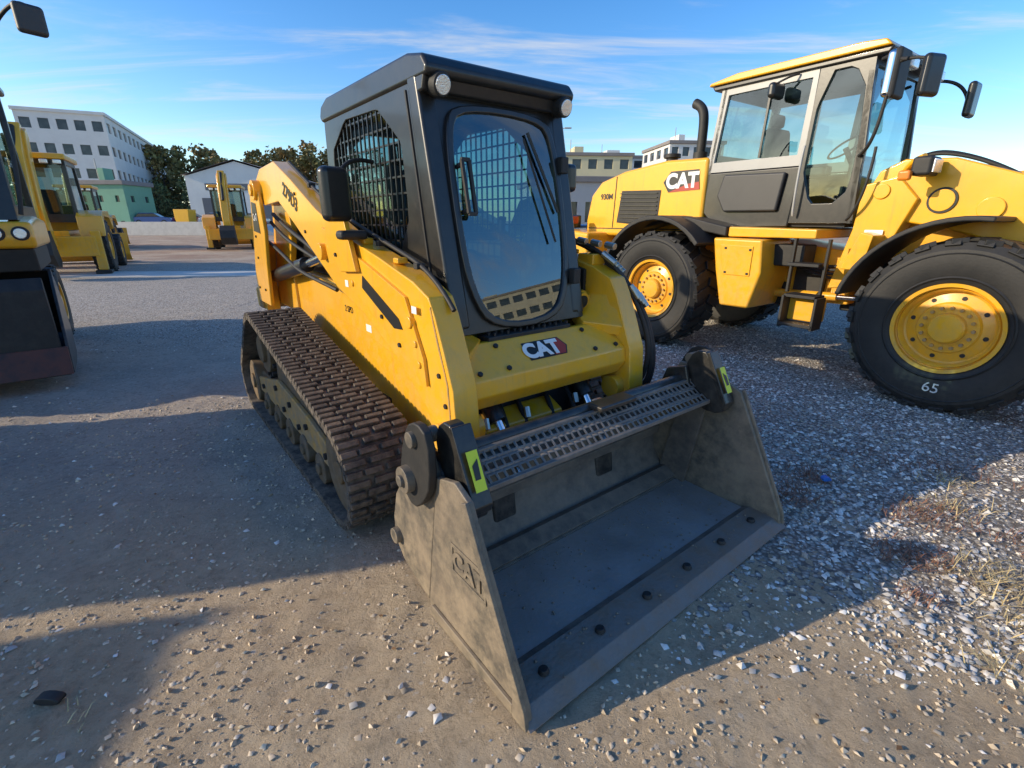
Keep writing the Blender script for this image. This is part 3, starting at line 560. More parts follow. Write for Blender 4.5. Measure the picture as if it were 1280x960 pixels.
    cyls('intake',[((4.3,-1.25,2.45),(4.3,-1.25,2.62),.09),((4.3,-1.25,2.62),(4.3,-1.25,2.68),.13)],M_blkm,E,24,.01)
    prism('front_frame',[(1.2,.6),(1.15,1.3),(1.10,1.75),(.70,1.85),(.2,1.6),(-.2,1.2),(-.3,.8),(.2,.55)],-1.70,-.92,M_yel,E,.03)
    for b0,b1,tag in ((-.90,-.66,'near'),(-1.96,-1.72,'far')):
        prism('lift_arm_'+tag,[(1.28,1.98),(1.20,2.18),(1.0,2.28),(.60,2.26),(.0,2.05),(-.6,1.72),(-1.2,1.20),(-1.65,.70),(-1.85,.32),(-1.70,.18),(-1.5,.28),(-1.2,.72),(-.75,1.12),(-.15,1.42),(.55,1.62),(1.02,1.70),(1.22,1.80)],b0,b1,M_yel,E,.02)
        prism('tower_plate_'+tag,[(1.45,.95),(1.32,1.6),(1.30,2.05),(1.0,2.12),(.80,1.9),(.95,1.45),(1.12,1.0)],b0+.03,b1+.06,M_yel,E,.015)
        cyls('arm_pins_'+tag,[((1.12,b0-.03,1.98),(1.12,b1+.08,1.98),.075),((.25,b0-.02,1.80),(.25,b1+.03,1.80),.10),((-1.7,b0-.03,.32),(-1.7,b1+.04,.32),.08)],M_yel,E,28,.008)
        cyls('lift_cyl_'+tag,[((.95,(b0+b1)/2-.0,.95),(.05,(b0+b1)/2,1.25),.07)],M_yel,E,24,.006)
        cyls('lift_rod_'+tag,[((.1,(b0+b1)/2,1.24),(-.75,(b0+b1)/2,1.45),.04)],M_chr,E)
    cyls('arm_port_ring',[((.62,-.655,1.88),(.62,-.645,1.88),.12)],M_blkm,E,32,.003); cyls('arm_port',[((.62,-.66,1.88),(.62,-.638,1.88),.10)],M_yel,E,32,.004)
    cyls('arm_crosstube',[((-.75,-.8,1.35),(-.75,-1.85,1.35),.12)],M_yel,E)
    prism('tilt_lever',[(-.5,1.5),(-.9,2.25),(-1.05,2.2),(-1.1,1.4),(-.9,.8),(-.75,.8)],-1.36,-1.26,M_yel,E,.02)
    cyls('tilt_cyl',[((.9,-1.31,1.95),(-.2,-1.31,2.15),.08)],M_yel,E); cyls('tilt_rod',[((-.2,-1.31,2.15),(-.95,-1.31,2.2),.04)],M_chr,E)
    tube('headlamp_arm',[(1.02,-.7,2.1),(.95,-.6,2.25),(.80,-.5,2.28)],.025,M_yel,E)
    box('headlamp_near',(.76,-.46,2.18),(.16,.26,.17),M_blkm,E,.03,seg=3); box('headlamp_lens',(.672,-.46,2.18),(.02,.21,.12),M_lamp,E,.008)
    box('turn_lamp',(.86,-.30,2.10),(.10,.08,.09),M_orange,E,.02)
    box('headlamp_far',(.76,-2.16,2.18),(.16,.26,.17),M_blkm,E,.03,seg=3)
    for i in range(4):
        tube('front_hose_%d'%i,[(1.25,-.98-.05*i,2.0),(1.1,-1.0-.05*i,2.36+.02*i),(.7,-1.05-.05*i,2.38),(.2,-1.1-.05*i,2.12),(-.3,-1.15,1.75)],.018,M_blkm,E)
    prism('fender_stay',[(1.05,1.20),(1.0,1.55),(1.12,1.58),(1.25,1.2)],-.66,-.30,M_yel,E,.01)
    mk('white_label',[(1.19,-.575,1.42),(1.02,-.575,1.42),(1.02,-.575,1.60),(1.19,-.575,1.60)],[[0,1,2,3]],M_wht,E)
    ribbon('bucket_shell',[(-3.0,.03),(-2.4,.04),(-2.0,.10),(-1.82,.35),(-1.80,.65),(-1.95,.95),(-2.15,1.15)],.03,-2.75,.13,M_blk,E)
    for b in (-2.78,.13): prism('bucket_side_%d'%(b>0),[(-3.0,.02),(-2.4,.03),(-2.0,.09),(-1.81,.35),(-1.79,.65),(-1.94,.95),(-2.15,1.15),(-2.5,.8)],b,b+.03,M_blk,E)
build_loader()

# ================================================================== BACKHOE LOADER (hoe end toward local -x)
def build_backhoe(pos,rz,s=1.):
    E=empty('backhoe_loader',pos,rz,s)
    for tag,a,r,w in (('rear',1.3,.68,.42),('front',3.5,.48,.34)):
        wheel(tag+'_a',a,1.12,r,r,w,E,1,M_yel,18); wheel(tag+'_b',a,-1.12,r,r,w,E,-1,M_yel,18)
    prism('chassis',[(.6,.5),(.6,1.1),(4.2,1.1),(4.3,.6)],-.4,.4,M_yel,E,.02)
    prism('hood',[(2.2,1.0),(2.2,1.75),(3.6,1.65),(4.3,1.45),(4.35,.9)],-.42,.42,M_yel,E,.04)
    for sx in (-1,1):
        prism('fender_%d'%(sx>0),[(.5,.95),(.55,1.45),(.9,1.6),(1.9,1.6),(2.2,1.3),(2.25,1.1),(1.9,1.42),(1.0,1.45),(.7,1.3)],min(.62*sx,1.15*sx),max(.62*sx,1.15*sx),M_yel,E,.02)
        prism('loader_arm_%d'%(sx>0),[(2.3,1.55),(3.2,1.55),(4.3,1.0),(4.9,.35),(4.75,.25),(4.2,.75),(3.2,1.3),(2.3,1.35)],min(.5*sx,.62*sx),max(.5*sx,.62*sx),M_yel,E,.02)
        f=(lambda a,z,d,sx=sx:(a,(.66-d)*sx,z))
        ring('cab_side_%d'%(sx>0),[(.75,1.3),(.8,2.78),(2.1,2.78),(2.3,1.3)],[(.85,1.5),(.9,2.68),(2.0,2.68),(2.17,1.5)],f,.06,M_blk,E)
        pane('cab_glass_%d'%(sx>0),[(.85,1.5),(.9,2.68),(2.0,2.68),(2.17,1.5)],f,.03,M_glass,E)
        prism('stabiliser_%d'%(sx>0),[(.25,.12),(.25,1.1),(.42,1.1),(.42,.12)],min(.85*sx,1.05*sx),max(.85*sx,1.05*sx),M_yel,E,.02)
        box('stabiliser_foot_%d'%(sx>0),(.33,.95*sx,.08),(.4,.34,.08),M_blkm,E)
    for x,tag in ((.78,'rear'),(2.18,'front')):
        f=lambda b,z,d,x=x:(x+d,b,z)
        ring('cab_'+tag,[(-.65,1.3),(-.65,2.78),(.65,2.78),(.65,1.3)],[(-.57,1.5),(-.57,2.68),(.57,2.68),(.57,1.5)],f,.05,M_blk,E)
        pane('glass_'+tag,[(-.57,1.5),(-.57,2.68),(.57,2.68),(.57,1.5)],f,.02,M_glass,E)
    prism('roof',[(.6,2.78),(.65,2.92),(2.2,2.92),(2.3,2.78)],-.72,.72,M_yel,E,.04)
    box('seat',(1.4,0,1.7),(.5,.5,.8),M_seat,E,.08)
    boxes('roof_lamps',[(T(.60,b,2.72),(.08,.16,.1)) for b in (-.55,-.3,.3,.55)],M_lamp,E,.02)
    box('slide_frame',(.32,0,.72),(.2,1.9,.5),M_yel,E,.03)
    prism('boom',[(.15,.7),(-.25,.9),(-.35,1.6),(-.15,2.6),(.15,3.3),(.35,3.4),(.42,3.2),(.12,2.5),(-.05,1.6),(.15,1.0)],-.20,.20,M_yel,E,.03)
    prism('stick',[(.35,3.45),(.2,3.5),(-.25,2.9),(-.75,1.5),(-.70,1.0),(-.55,1.0),(-.42,1.6),(-.05,2.75)],-.14,.14,M_yel,E,.03)
    cyls('boom_cyl',[((-.15,-.0,1.0),(.35,0,2.4),.06),((-.6,0,2.2),(.1,0,3.4),.055)],M_blkm,E)
    ribbon('hoe_bucket',[(-.75,1.1),(-1.05,.9),(-1.1,.6),(-.9,.35),(-.6,.3),(-.45,.45)],.03,-.3,.3,M_blkm,E)
    for b in (-.3,.27): prism('hoe_bucket_side_%d'%(b>0),[(-.75,1.1),(-1.05,.9),(-1.1,.6),(-.9,.35),(-.6,.3),(-.45,.45)],b,b+.03,M_blkm,E)
    ribbon('front_bucket',[(5.6,.05),(5.1,.06),(4.9,.25),(4.88,.6),(5.0,.95)],.03,-1.15,1.15,M_yel,E)
    return E
def face(pos,tgt):
    d=Vector((pos[0]-tgt[0],pos[1]-tgt[1])); return math.atan2(d.y,d.x)
build_backhoe((-14.2,15.2,0),face((-14.2,15.2),(-4,-1)),1.25)
build_backhoe((-16.5,29.5,0),face((-16.5,29.5),(0,0))-.12,1.25)
build_backhoe((-25.2,29.5,0),face((-25.2,29.5),(-5,-4)),1.25)

# ================================================================== LEFT EDGE MACHINE
def build_left():
    E=empty('compact_wheel_loader',(-5.40,4.56,0),math.atan2(.785,-.62))
    ribbon('bucket_shell',[(-.15,.16),(.35,.17),(.60,.24),(.72,.45),(.70,.75),(.58,1.0),(.42,1.18)],.03,-.75,1.45,M_blk,E)
    for b in (-.78,1.45): prism('bucket_side_%d'%(b>0),[(-.16,.15),(.35,.16),(.60,.23),(.73,.45),(.71,.75),(.59,1.0),(.42,1.2),(.2,.8)],b,b+.03,M_blk,E,.006)
    prism('bucket_back_face',[(-.05,.40),(-.02,1.02),(.06,1.14),(.10,1.10),(.05,.42)],-.72,1.42,M_blkm,E,.01)
    prism('cutting_edge',[(-.20,.15),(-.06,.42),(-.03,.42),(-.05,.15)],-.77,1.47,M_rust,E,.004)
    for sx,tag in ((-1,'a'),(1,'b')):
        c=.35+sx*.5
        prism('lift_arm_'+tag,[(.5,.9),(.9,1.35),(2.2,1.9),(2.5,1.85),(2.5,1.65),(1.1,1.1),(.7,.7)],c-.07,c+.07,M_blkm,E,.02)
    for tag,a in (('front',1.05),('rear',3.2)):
        wheel(tag+'_a',a,1.45,.52,.54,.40,E,1,M_yel,18); wheel(tag+'_b',a,-.60,.52,.54,.40,E,-1,M_yel,18)
    prism('front_frame',[(.7,.4),(.7,1.25),(1.5,1.45),(4.4,1.45),(4.5,.6),(3,.4)],-.16,1.0,M_yel,E,.03)
    prism('front_deck',[(.20,1.42),(.16,1.52),(.20,1.68),(.9,1.74),(1.6,1.70),(1.6,1.42)],-.76,1.45,M_yel,E,.04,seg=3)
    prism('front_deck_low',[(.28,1.18),(.25,1.42),(1.5,1.42),(1.5,1.2)],-.72,1.4,M_blkm,E,.02)
    cyls('headlamps',[((.18,-.66,1.57),(.13,-.66,1.57),.05),((.18,-.48,1.57),(.13,-.48,1.57),.05),((.18,1.2,1.57),(.13,1.2,1.57),.06)],M_lamp,E,24,.005)
    cyls('headlamp_bezels',[((.22,-.66,1.57),(.155,-.66,1.57),.07),((.22,-.48,1.57),(.155,-.48,1.57),.07)],M_blkm,E,24,.005)
    for s,bq in ((1,1.15),(-1,-.66)):
        f=lambda a,z,d,bq=bq,s=s:(a,bq-d*s,z)
        ring('cab_side_%d'%(s>0),[(.28,1.7),(.55,3.10),(2.0,3.12),(2.1,1.7)],[(.46,1.85),(.70,2.98),(1.9,2.98),(1.98,1.85)],f,.09,M_blk,E,.01)
        pane('cab_side_glass_%d'%(s>0),[(.46,1.85),(.70,2.98),(1.9,2.98),(1.98,1.85)],f,.03,M_glass,E)
    f=lambda b,z,d:(.28+(z-1.7)*.193+d,b,z)
    ring('cab_front',[(-.66,1.7),(-.66,3.1),(1.15,3.1),(1.15,1.7)],[(-.52,1.82),(-.52,3.0),(1.03,3.0),(1.03,1.82)],f,.06,M_blk,E,.01)
    pane('windscreen',[(-.54,1.8),(-.54,3.02),(1.05,3.02),(1.05,1.8)],f,.02,M_glass,E)
    prism('roof',[(.45,3.11),(.5,3.2),(2.1,3.2),(2.15,3.11)],-.70,1.2,M_blk,E,.03)
    box('seat',(1.4,.3,2.1),(.5,.5,.9),M_seat,E,.08); box('console',(.75,.3,2.0),(.15,.4,.6),M_plast,E,.03)
    bars('wiper',[(f(-.1,1.8,-.03),f(.35,2.5,-.03))],.015,M_blkm,E)
    tube('mirror_arm',[(.5,-.66,3.0),(.2,-.9,3.45),(-.1,-1.12,3.62),(-.2,-1.2,3.5)],.016,M_blkm,E)
    box('mirror',(-.22,-1.20,3.40),(.08,.22,.24),M_plast,E,.035,seg=3,rot=(0,0,20))
    tube('guard_tube',[(.25,-.70,1.75),(.3,-.80,2.3),(.5,-.76,2.9)],.02,M_blkm,E)
    cyls('beacon',[((.5,-.58,1.76),(.5,-.58,1.86),.04)],M_orange,E)
build_left()

# ================================================================== GROUND
def axis(lo,hi,step,far,g=1.22):
    a=list(np.arange(lo,hi+1e-6,step)); s=step
    x=hi
    while x<far: s*=g; x+=s; a.append(x)
    s=step;x=lo;pre=[]
    while x>-far: s*=g; x-=s; pre.append(x)
    return pre[::-1]+a
def gz(x,y):
    if not (-8<x<10 and -1<y<12): return 0
    ed=min(1,max(0,min(x+8,10-x,y+1,12-y)))
    z=.020*(noise.noise(Vector((x*.6,y*.6,0))))+.014*noise.noise(Vector((x*2.3,y*2.3,3)))+.011*noise.noise(Vector((x*7,y*7,9)))+.008*noise.noise(Vector((x*17,y*17,4)))-.013
    u=(x+.95)*.614-(y-1.55)*.789; v=(x+.95)*.789+(y-1.55)*.614
    if abs(v)<.22 and -.4<u<.9: z+=.007*math.sin(u*2*math.pi/.11)*max(0,noise.noise(Vector((x*3,y*3,1)))+.35)
    for c0,w0 in ((-1.9,.16),(-2.35,.14),(2.6,.2)):
        q=abs(v-c0)
        if q<w0*2: z+=-.014*math.exp(-(q/w0)**2*2)+.008*math.exp(-((q-w0*1.3)/.05)**2)
    return z*ed
xs=axis(-6,8,.04,900); ys=axis(.3,8,.04,900)
V=[];F=[]
for y in ys:
    for x in xs: V.append((x,y,gz(x,y)))
nx=len(xs)
for j in range(len(ys)-1):
    for i in range(nx-1): F.append([j*nx+i,j*nx+i+1,(j+1)*nx+i+1,(j+1)*nx+i])
def groundmat():
    m=bpy.data.materials.new('gravel_ground'); m.use_nodes=True; nt=m.node_tree;N=nt.nodes;L=nt.links; b=N['Principled BSDF']; b.inputs['Roughness'].default_value=.9; b.inputs['Specular IOR Level'].default_value=.2
    tc=N.new('ShaderNodeTexCoord'); vec=tc.outputs['Object']
    def nz(sc,det=5,r=.6):
        n=N.new('ShaderNodeTexNoise'); n.inputs['Scale'].default_value=sc; n.inputs['Detail'].default_value=det; n.inputs['Roughness'].default_value=r; L.new(vec,n.inputs['Vector']); return n.outputs['Fac']
    def mr(s,a,b_,c=0.,d=1.):
        x=N.new('ShaderNodeMapRange'); x.inputs[1].default_value=a;x.inputs[2].default_value=b_;x.inputs[3].default_value=c;x.inputs[4].default_value=d; L.new(s,x.inputs[0]); return x.outputs[0]
    def mix(f,a,b_):
        x=N.new('ShaderNodeMix'); x.data_type='RGBA'
        L.new(f,x.inputs[0])
        for k,v in ((6,a),(7,b_)):
            if isinstance(v,tuple): x.inputs[k].default_value=(*v,1)
            else: L.new(v,x.inputs[k])
        return x.outputs[2]
    def math_(op,a,b_):
        x=N.new('ShaderNodeMath'); x.operation=op; x.use_clamp=True
        for k,v in ((0,a),(1,b_)):
            if isinstance(v,(int,float)): x.inputs[k].default_value=v
            else: L.new(v,x.inputs[k])
        return x.outputs[0]
    sx=N.new('ShaderNodeSeparateXYZ'); L.new(vec,sx.inputs[0])
    dirt=mix(mr(nz(1.3),.35,.65),(.68,.54,.37),(.56,.44,.30))
    dirt=mix(mr(nz(22,6,.75),.47,.74),dirt,(.36,.28,.19))
    dirt=mix(mr(nz(9,5,.7),.52,.66,0,.5),dirt,(.72,.59,.42))
    grey=mix(mr(nz(1.7),.35,.65),(.44,.38,.32),(.56,.48,.395))
    grey=mix(mr(nz(30,6,.75),.48,.74),grey,(.26,.22,.185))
    grey=mix(mr(nz(5,5,.7),.52,.68,0,.45),grey,(.60,.53,.44))
    wob=nz(.9,4)
    yy=N.new('ShaderNodeMath'); yy.operation='MULTIPLY_ADD'; L.new(wob,yy.inputs[0]); yy.inputs[1].default_value=1.6; L.new(sx.outputs['Y'],yy.inputs[2])
    far=mr(yy.outputs[0],2.6,3.9)
    base=mix(far,dirt,grey)
    vo=N.new('ShaderNodeTexVoronoi'); vo.inputs['Scale'].default_value=38; L.new(vec,vo.inputs['Vector'])
    vs=N.new('ShaderNodeSeparateColor'); L.new(vo.outputs['Color'],vs.inputs[0])
    peb=mix(mr(vs.outputs[0],0,1),(.38,.34,.30),(.88,.84,.77))
    peb=mix(mr(vo.outputs['Distance'],.25,.7),peb,(.22,.195,.17))
    xx=N.new('ShaderNodeMath'); xx.operation='MULTIPLY_ADD'; L.new(sx.outputs['Y'],xx.inputs[0]); xx.inputs[1].default_value=.42; L.new(sx.outputs['X'],xx.inputs[2])
    m1=mr(xx.outputs[0],.6,2.3)
    m1=math_('MULTIPLY',m1,mr(yy.outputs[0],2.0,3.0))
    m2=mr(sx.outputs['Y'],5.5,8,0,.75)
    gm=math_('MAXIMUM',m1,m2)
    gm=math_('MULTIPLY',gm,mr(nz(3.5,6,.7),.32,.47))
    cov=math_('GREATER_THAN',math_('ADD',gm,mr(vs.outputs[1],0,1,-.50,.30)),.5)
    base=mix(cov,base,peb)
    sp=math_('GREATER_THAN',vs.outputs[2],.95)
    base=mix(math_('MULTIPLY',sp,mr(vo.outputs['Distance'],.45,.35)),base,(.66,.58,.48))
    wm=mr(nz(.8,8,.75),.56,.65); wm=math_('MULTIPLY',wm,mr(xx.outputs[0],2.2,3.4))
    base=mix(math_('MULTIPLY',wm,.7),base,(.24,.15,.10))
    fb=mr(sx.outputs['Y'],18,24,0,.75); base=mix(fb,base,mix(mr(nz(.35,6,.7),.4,.6),(.36,.21,.13),(.56,.43,.30)))
    L.new(base,b.inputs['Base Color'])
    h=N.new('ShaderNodeMath'); h.operation='MULTIPLY'; L.new(nz(45,7,.8),h.inputs[0]); h.inputs[1].default_value=1.3
    h2=N.new('ShaderNodeMath'); h2.operation='MULTIPLY_ADD'; L.new(mr(vo.outputs['Distance'],0,.6,1,0),h2.inputs[0]); L.new(cov,h2.inputs[1]); L.new(h.outputs[0],h2.inputs[2])
    bp=N.new('ShaderNodeBump'); bp.inputs['Strength'].default_value=1.; bp.inputs['Distance'].default_value=.022; L.new(h2.outputs[0],bp.inputs['Height']); L.new(bp.outputs[0],b.inputs['Normal'])
    return m
mk('ground',V,F,groundmat(),None,recalc=False)

def stones(name,n,region,smin,smax,m,prob=None,pw=3):
    oc=np.array([(1,0,0),(0,1,0),(-1,0,0),(0,-1,0),(0,0,1),(0,0,-1)],float); of=np.array([(0,1,4),(1,2,4),(2,3,4),(3,0,4),(1,0,5),(2,1,5),(3,2,5),(0,3,5)])
    P=[]
    while len(P)<n:
        x=random.uniform(region[0],region[1]); y=region[2]+(region[3]-region[2])*random.random()**1.7
        if abs(x)>y*1.25+.6: continue
        if prob and random.random()>prob(x,y): continue
        P.append((x,y))
    Vv=np.zeros((n*6,3)); Ff=np.zeros((n*8,3),int)
    for i,(x,y) in enumerate(P):
        s=smin+(smax-smin)*random.random()**pw; A=oc*(1+np.random.uniform(-.35,.35,(6,1)))*np.array([1,random.uniform(.6,1),random.uniform(.45,.75)])*s
        t=random.uniform(0,6.28); c,sn=math.cos(t),math.sin(t); A=A@np.array([[c,sn,0],[-sn,c,0],[0,0,1]]).T+np.random.uniform(-.12,.12,(6,3))*s
        Vv[i*6:i*6+6]=A+np.array([x,y,gz(x,y)+s*.18]); Ff[i*8:i*8+8]=of+i*6
    return mk(name,Vv.tolist(),Ff.tolist(),m,None,recalc=False,smooth=70)
def inb(x,y):
    rx,ry=x-.806,y-1.82; a=rx*-.614+ry*.789; bq=rx*-.789+ry*-.614
    return -.05<a<1.0 and abs(bq)<1.0
def pr(x,y):
    if inb(x,y): return 0
    g=x+.42*y
    p=.02
    if g>1.2 and y>1.4: p=min(1,.15+(g-1.2)*.6)
    if noise.noise(Vector((x*1.3,y*1.3,5)))<-.1: p*=.4
    return p
M_st=mat('gravel_stone',(.68,.64,.58),.85,0,c2=(.44,.40,.35),nscale=30,namt=.6,island=.45)
M_st2=mat('tan_stone',(.60,.49,.35),.9,0,nscale=30,namt=.5,island=.35)
stones('gravel',38000,(-6,9,.7,9),.005,.024,M_st,pr)
stones('loose_pebbles',34000,(-5,4.5,.5,4.5),.0015,.015,M_st2,lambda x,y: 0 if inb(x,y) else .35+.65*max(0,min(1,noise.noise(Vector((x*2,y*2,2)))*2+.4)),5)

def weeds(name,centers,m):
    V=[];F=[]
    for (cx,cy,r,n,h) in centers:
        for _ in range(n):
            t=random.uniform(0,6.28); d=r*random.random()**.7; x=cx+d*math.cos(t); y=cy+d*math.sin(t)*.7
            a=random.uniform(0,6.28); l=h*random.uniform(.4,1.2); el=random.uniform(.05,.8); w=random.uniform(.001,.003)
            dx,dy,dz=math.cos(a)*math.cos(el),math.sin(a)*math.cos(el),math.sin(el)
            px,py=-math.sin(a)*w,math.cos(a)*w; o=len(V)
            V+=[(x-px,y-py,-.01),(x+px,y+py,-.01),(x+dx*l*.6+px*.7,y+dy*l*.6+py*.7,dz*l*.6),(x+dx*l*.6-px*.7,y+dy*l*.6-py*.7,dz*l*.6),(x+dx*l,y+dy*l,dz*l*.75)]
            F+=[[o,o+1,o+2,o+3],[o+3,o+2,o+4]]
    return mk(name,V,F,m,None,recalc=False)
M_weed=mat('dry_weed',(.26,.13,.08),.9,nscale=5,island=.4); M_straw=mat('dry_straw',(.60,.46,.22),.8,nscale=5,island=.35)
weeds('dry_weeds',[(1.75,2.75,.26,420,.07),(2.1,3.0,.22,240,.06),(2.15,2.15,.2,330,.07),(2.55,2.5,.28,360,.07),(2.9,2.2,.24,220,.08),(3.1,3.1,.35,280,.06),(2.6,3.3,.3,240,.05),(1.95,1.85,.12,90,.05),(3.6,2.7,.3,200,.08),(1.35,2.45,.15,120,.05)],M_weed)
weeds('dry_grass',[(2.45,1.95,.26,200,.12),(2.0,1.45,.18,60,.10),(2.75,2.6,.25,100,.10),(2.3,1.7,.25,120,.11),(3.0,2.9,.2,70,.1),(-1.6,1.25,.1,12,.05)],M_straw)
V=[];F=[]
for _ in range(1200):
    x=random.uniform(-4,6);y=random.uniform(.9,7)
    if inb(x,y) or random.random()>(.2 if x<.5 else 1): continue
    s=random.uniform(.005,.016);t=random.uniform(0,6.28);o=len(V);z=gz(x,y)+.004
    for k,(rr_,q) in enumerate(((1,0),(.6,1.3),(.9,3.1),(.6,4.9))): V.append((x+s*rr_*math.cos(t+q),y+s*rr_*math.sin(t+q),z+random.uniform(0,.008)))
    F.append([o,o+1,o+2,o+3])
mk('fallen_leaves',V,F,mat('leaf_litter',(.28,.155,.07),.8,nscale=3,island=.5),None,recalc=False)

M_conc=mat('concrete',(.56,.54,.50),.85,0,nscale=2,namt=.4,bump=.2,bscale=30)
box('concrete_slab',(-9,16.3,.012),(16,1.6,.04),M_conc,None,.01,rot=(0,0,4))
prism('plastic_scrap',chaikin([(2.13,.0),(2.14,.03),(2.17,.035),(2.20,.01),(2.18,0)],1),2.90,2.94,mat('blue_plastic',(.03,.15,.5),.4),None,.004)
prism('dropped_glove',chaikin([(-.05,-.012),(-.045,.016),(.0,.026),(.05,.014),(.045,-.012)],1),-.02,.02,M_blkm,None,.006).location=(-1.73,1.32,.002)

# ================================================================== SETTING
M_wwall=mat('white_render',(.70,.69,.66),.85,nscale=.5,namt=.2)
M_gwall=mat('grey_render',(.44,.43,.42),.85,nscale=.5,namt=.2)
M_ywall=mat('yellow_render',(.64,.57,.36),.85,nscale=.5,namt=.2)
M_bwall=mat('beige_render',(.50,.46,.36),.85,nscale=.5,namt=.3)
M_dwall=mat('dark_cladding',(.12,.13,.15),.6,nscale=.5,namt=.2)
M_green=mat('green_sheet',(.16,.36,.24),.6,nscale=.5,namt=.3)
M_roof=mat('roofing',(.24,.22,.21),.8,nscale=.5)
M_win=mat('window_glass',(.035,.045,.055),.08,0,nscale=.7,namt=.5,c2=(.12,.13,.14))
def building(name,corner,ux,L1,L2,h,floors,c1,c2,wm,wf=(.5,.5),roofm=None):
    E=empty(name,(corner[0],corner[1],0),math.atan2(ux[1],ux[0]))
    def wall(tag,o,u,nrm,L,cols):
        V=[];F=[];I=[]
        cw=L/cols; ch=h/floors
        for i in range(cols):
            for j in range(floors):
                x0=i*cw;z0=j*ch; a=(1-wf[0])/2*cw; z1=z0+ch*.30; z2=z1+ch*wf[1]
                o_=len(V)
                pts=[(x0,z0,0),(x0+cw,z0,0),(x0+cw,z0+ch,0),(x0,z0+ch,0),(x0+a,z1,0),(x0+cw-a,z1,0),(x0+cw-a,z2,0),(x0+a,z2,0),(x0+a,z1,.18),(x0+cw-a,z1,.18),(x0+cw-a,z2,.18),(x0+a,z2,.18)]
                for (p,q,d) in pts: V.append((o[0]+u[0]*p-nrm[0]*d,o[1]+u[1]*p-nrm[1]*d,q))
                for f in ([0,1,5,4],[1,2,6,5],[2,3,7,6],[3,0,4,7],[4,5,9,8],[5,6,10,9],[6,7,11,10],[7,4,8,11]): F.append([k+o_ for k in f]); I.append(0)
                F.append([o_+8,o_+9,o_+10,o_+11]); I.append(1)
        mk(tag,V,F,[wm,M_win],E,recalc=False,idx=I)
    wall('wall_front',(0,0),(1,0),(0,-1),L1,c1); wall('wall_end',(0,L2),(0,-1),(-1,0),L2,c2)
    wall('wall_other_end',(L1,0),(0,1),(1,0),L2,c2); wall('wall_back',(L1,L2),(-1,0),(0,1),L1,c1)
    box('roof',(L1/2,L2/2,h+.15),(L1+.5,L2+.5,.5),roofm or M_roof,E,.05)
    box('roof_plant',(L1*.4,L2*.5,h+1.1),(L1*.12,L2*.3,1.6),wm,E,.05)
    cyls('antenna',[((L1*.3,L2*.4,h),(L1*.3,L2*.4,h+3),.06)],M_lgrey,E,8)
    return E
building('office_building',(-68,90),(-.433,.90),58,11.5,18.2,5,16,5,M_wwall,(.6,.42),M_wwall)
building('office_building',(-94,150),(1,.1),14,14,13,4,6,4,M_gwall,(.6,.45))
building('site_cabin',(-52.5,62),(1,.02),5.8,5,5.8,2,3,2,M_green,(.25,.25))
def warehouse(pos,rz):
    E=empty('warehouse',(*pos,0),rz)
    V=[(0,0,0),(14,0,0),(14,0,7.6),(7,0,9.6),(0,0,7.6)]
    v2=[(x,y+30,z) for x,y,z in V]
    mk('walls',V+v2,[[0,1,2,3,4],[9,8,7,6,5],[0,5,6,1],[1,6,7,2],[4,9,5,0]],M_wwall,E)
    mk('roof',[(-.4,-.4,7.7),(7,-.4,9.85),(14.4,-.4,7.7),(-.4,30.4,7.7),(7,30.4,9.85),(14.4,30.4,7.7)],[[0,1,4,3],[1,2,5,4]],M_roof,E)
    boxes('doors',[(T(3.5,-.03,2.9),(3.4,.1,3.6)),(T(10.2,-.03,2.9),(3.4,.1,3.6)),(T(7,-.03,6.2),(9,.08,.9))],M_dwall,E)
warehouse((-46.5,74),.12)
box('concrete_wall',(-43,58,.75),(28,.35,1.5),M_conc,None,.02)
prism('raised_car_park',[(-57,-.05),(-57,1.08),(-29,1.08),(-27,-.05)],58.18,90,M_conc,None,.02)
building('apartment_building',(6.5,84),(1,.08),13,14,11.5,4,5,4,M_ywall,(.55,.5))
building('apartment_building',(12,100),(1,.1),22,14,13,5,8,4,M_wwall,(.6,.5))
building('apartment_building',(25,84),(1,.1),9,12,13.2,5,5,4,M_wwall,(.6,.5))
building('workshop_building',(2.6,46),(1,.15),7.5,12,5.0,1,4,5,M_gwall,(.6,.35))
building('apartment_building',(40,110),(1,.1),60,14,9,3,16,4,M_gwall,(.6,.5))
# blocks behind the viewpoint, seen mirrored in the cab glass
building('residential_building',(122,-46),(.30,.95),30,16,25,7,9,5,M_bwall,(.72,.46))
building('residential_building',(95,12),(.05,1),30,14,9,3,12,6,M_wwall,(.5,.5))

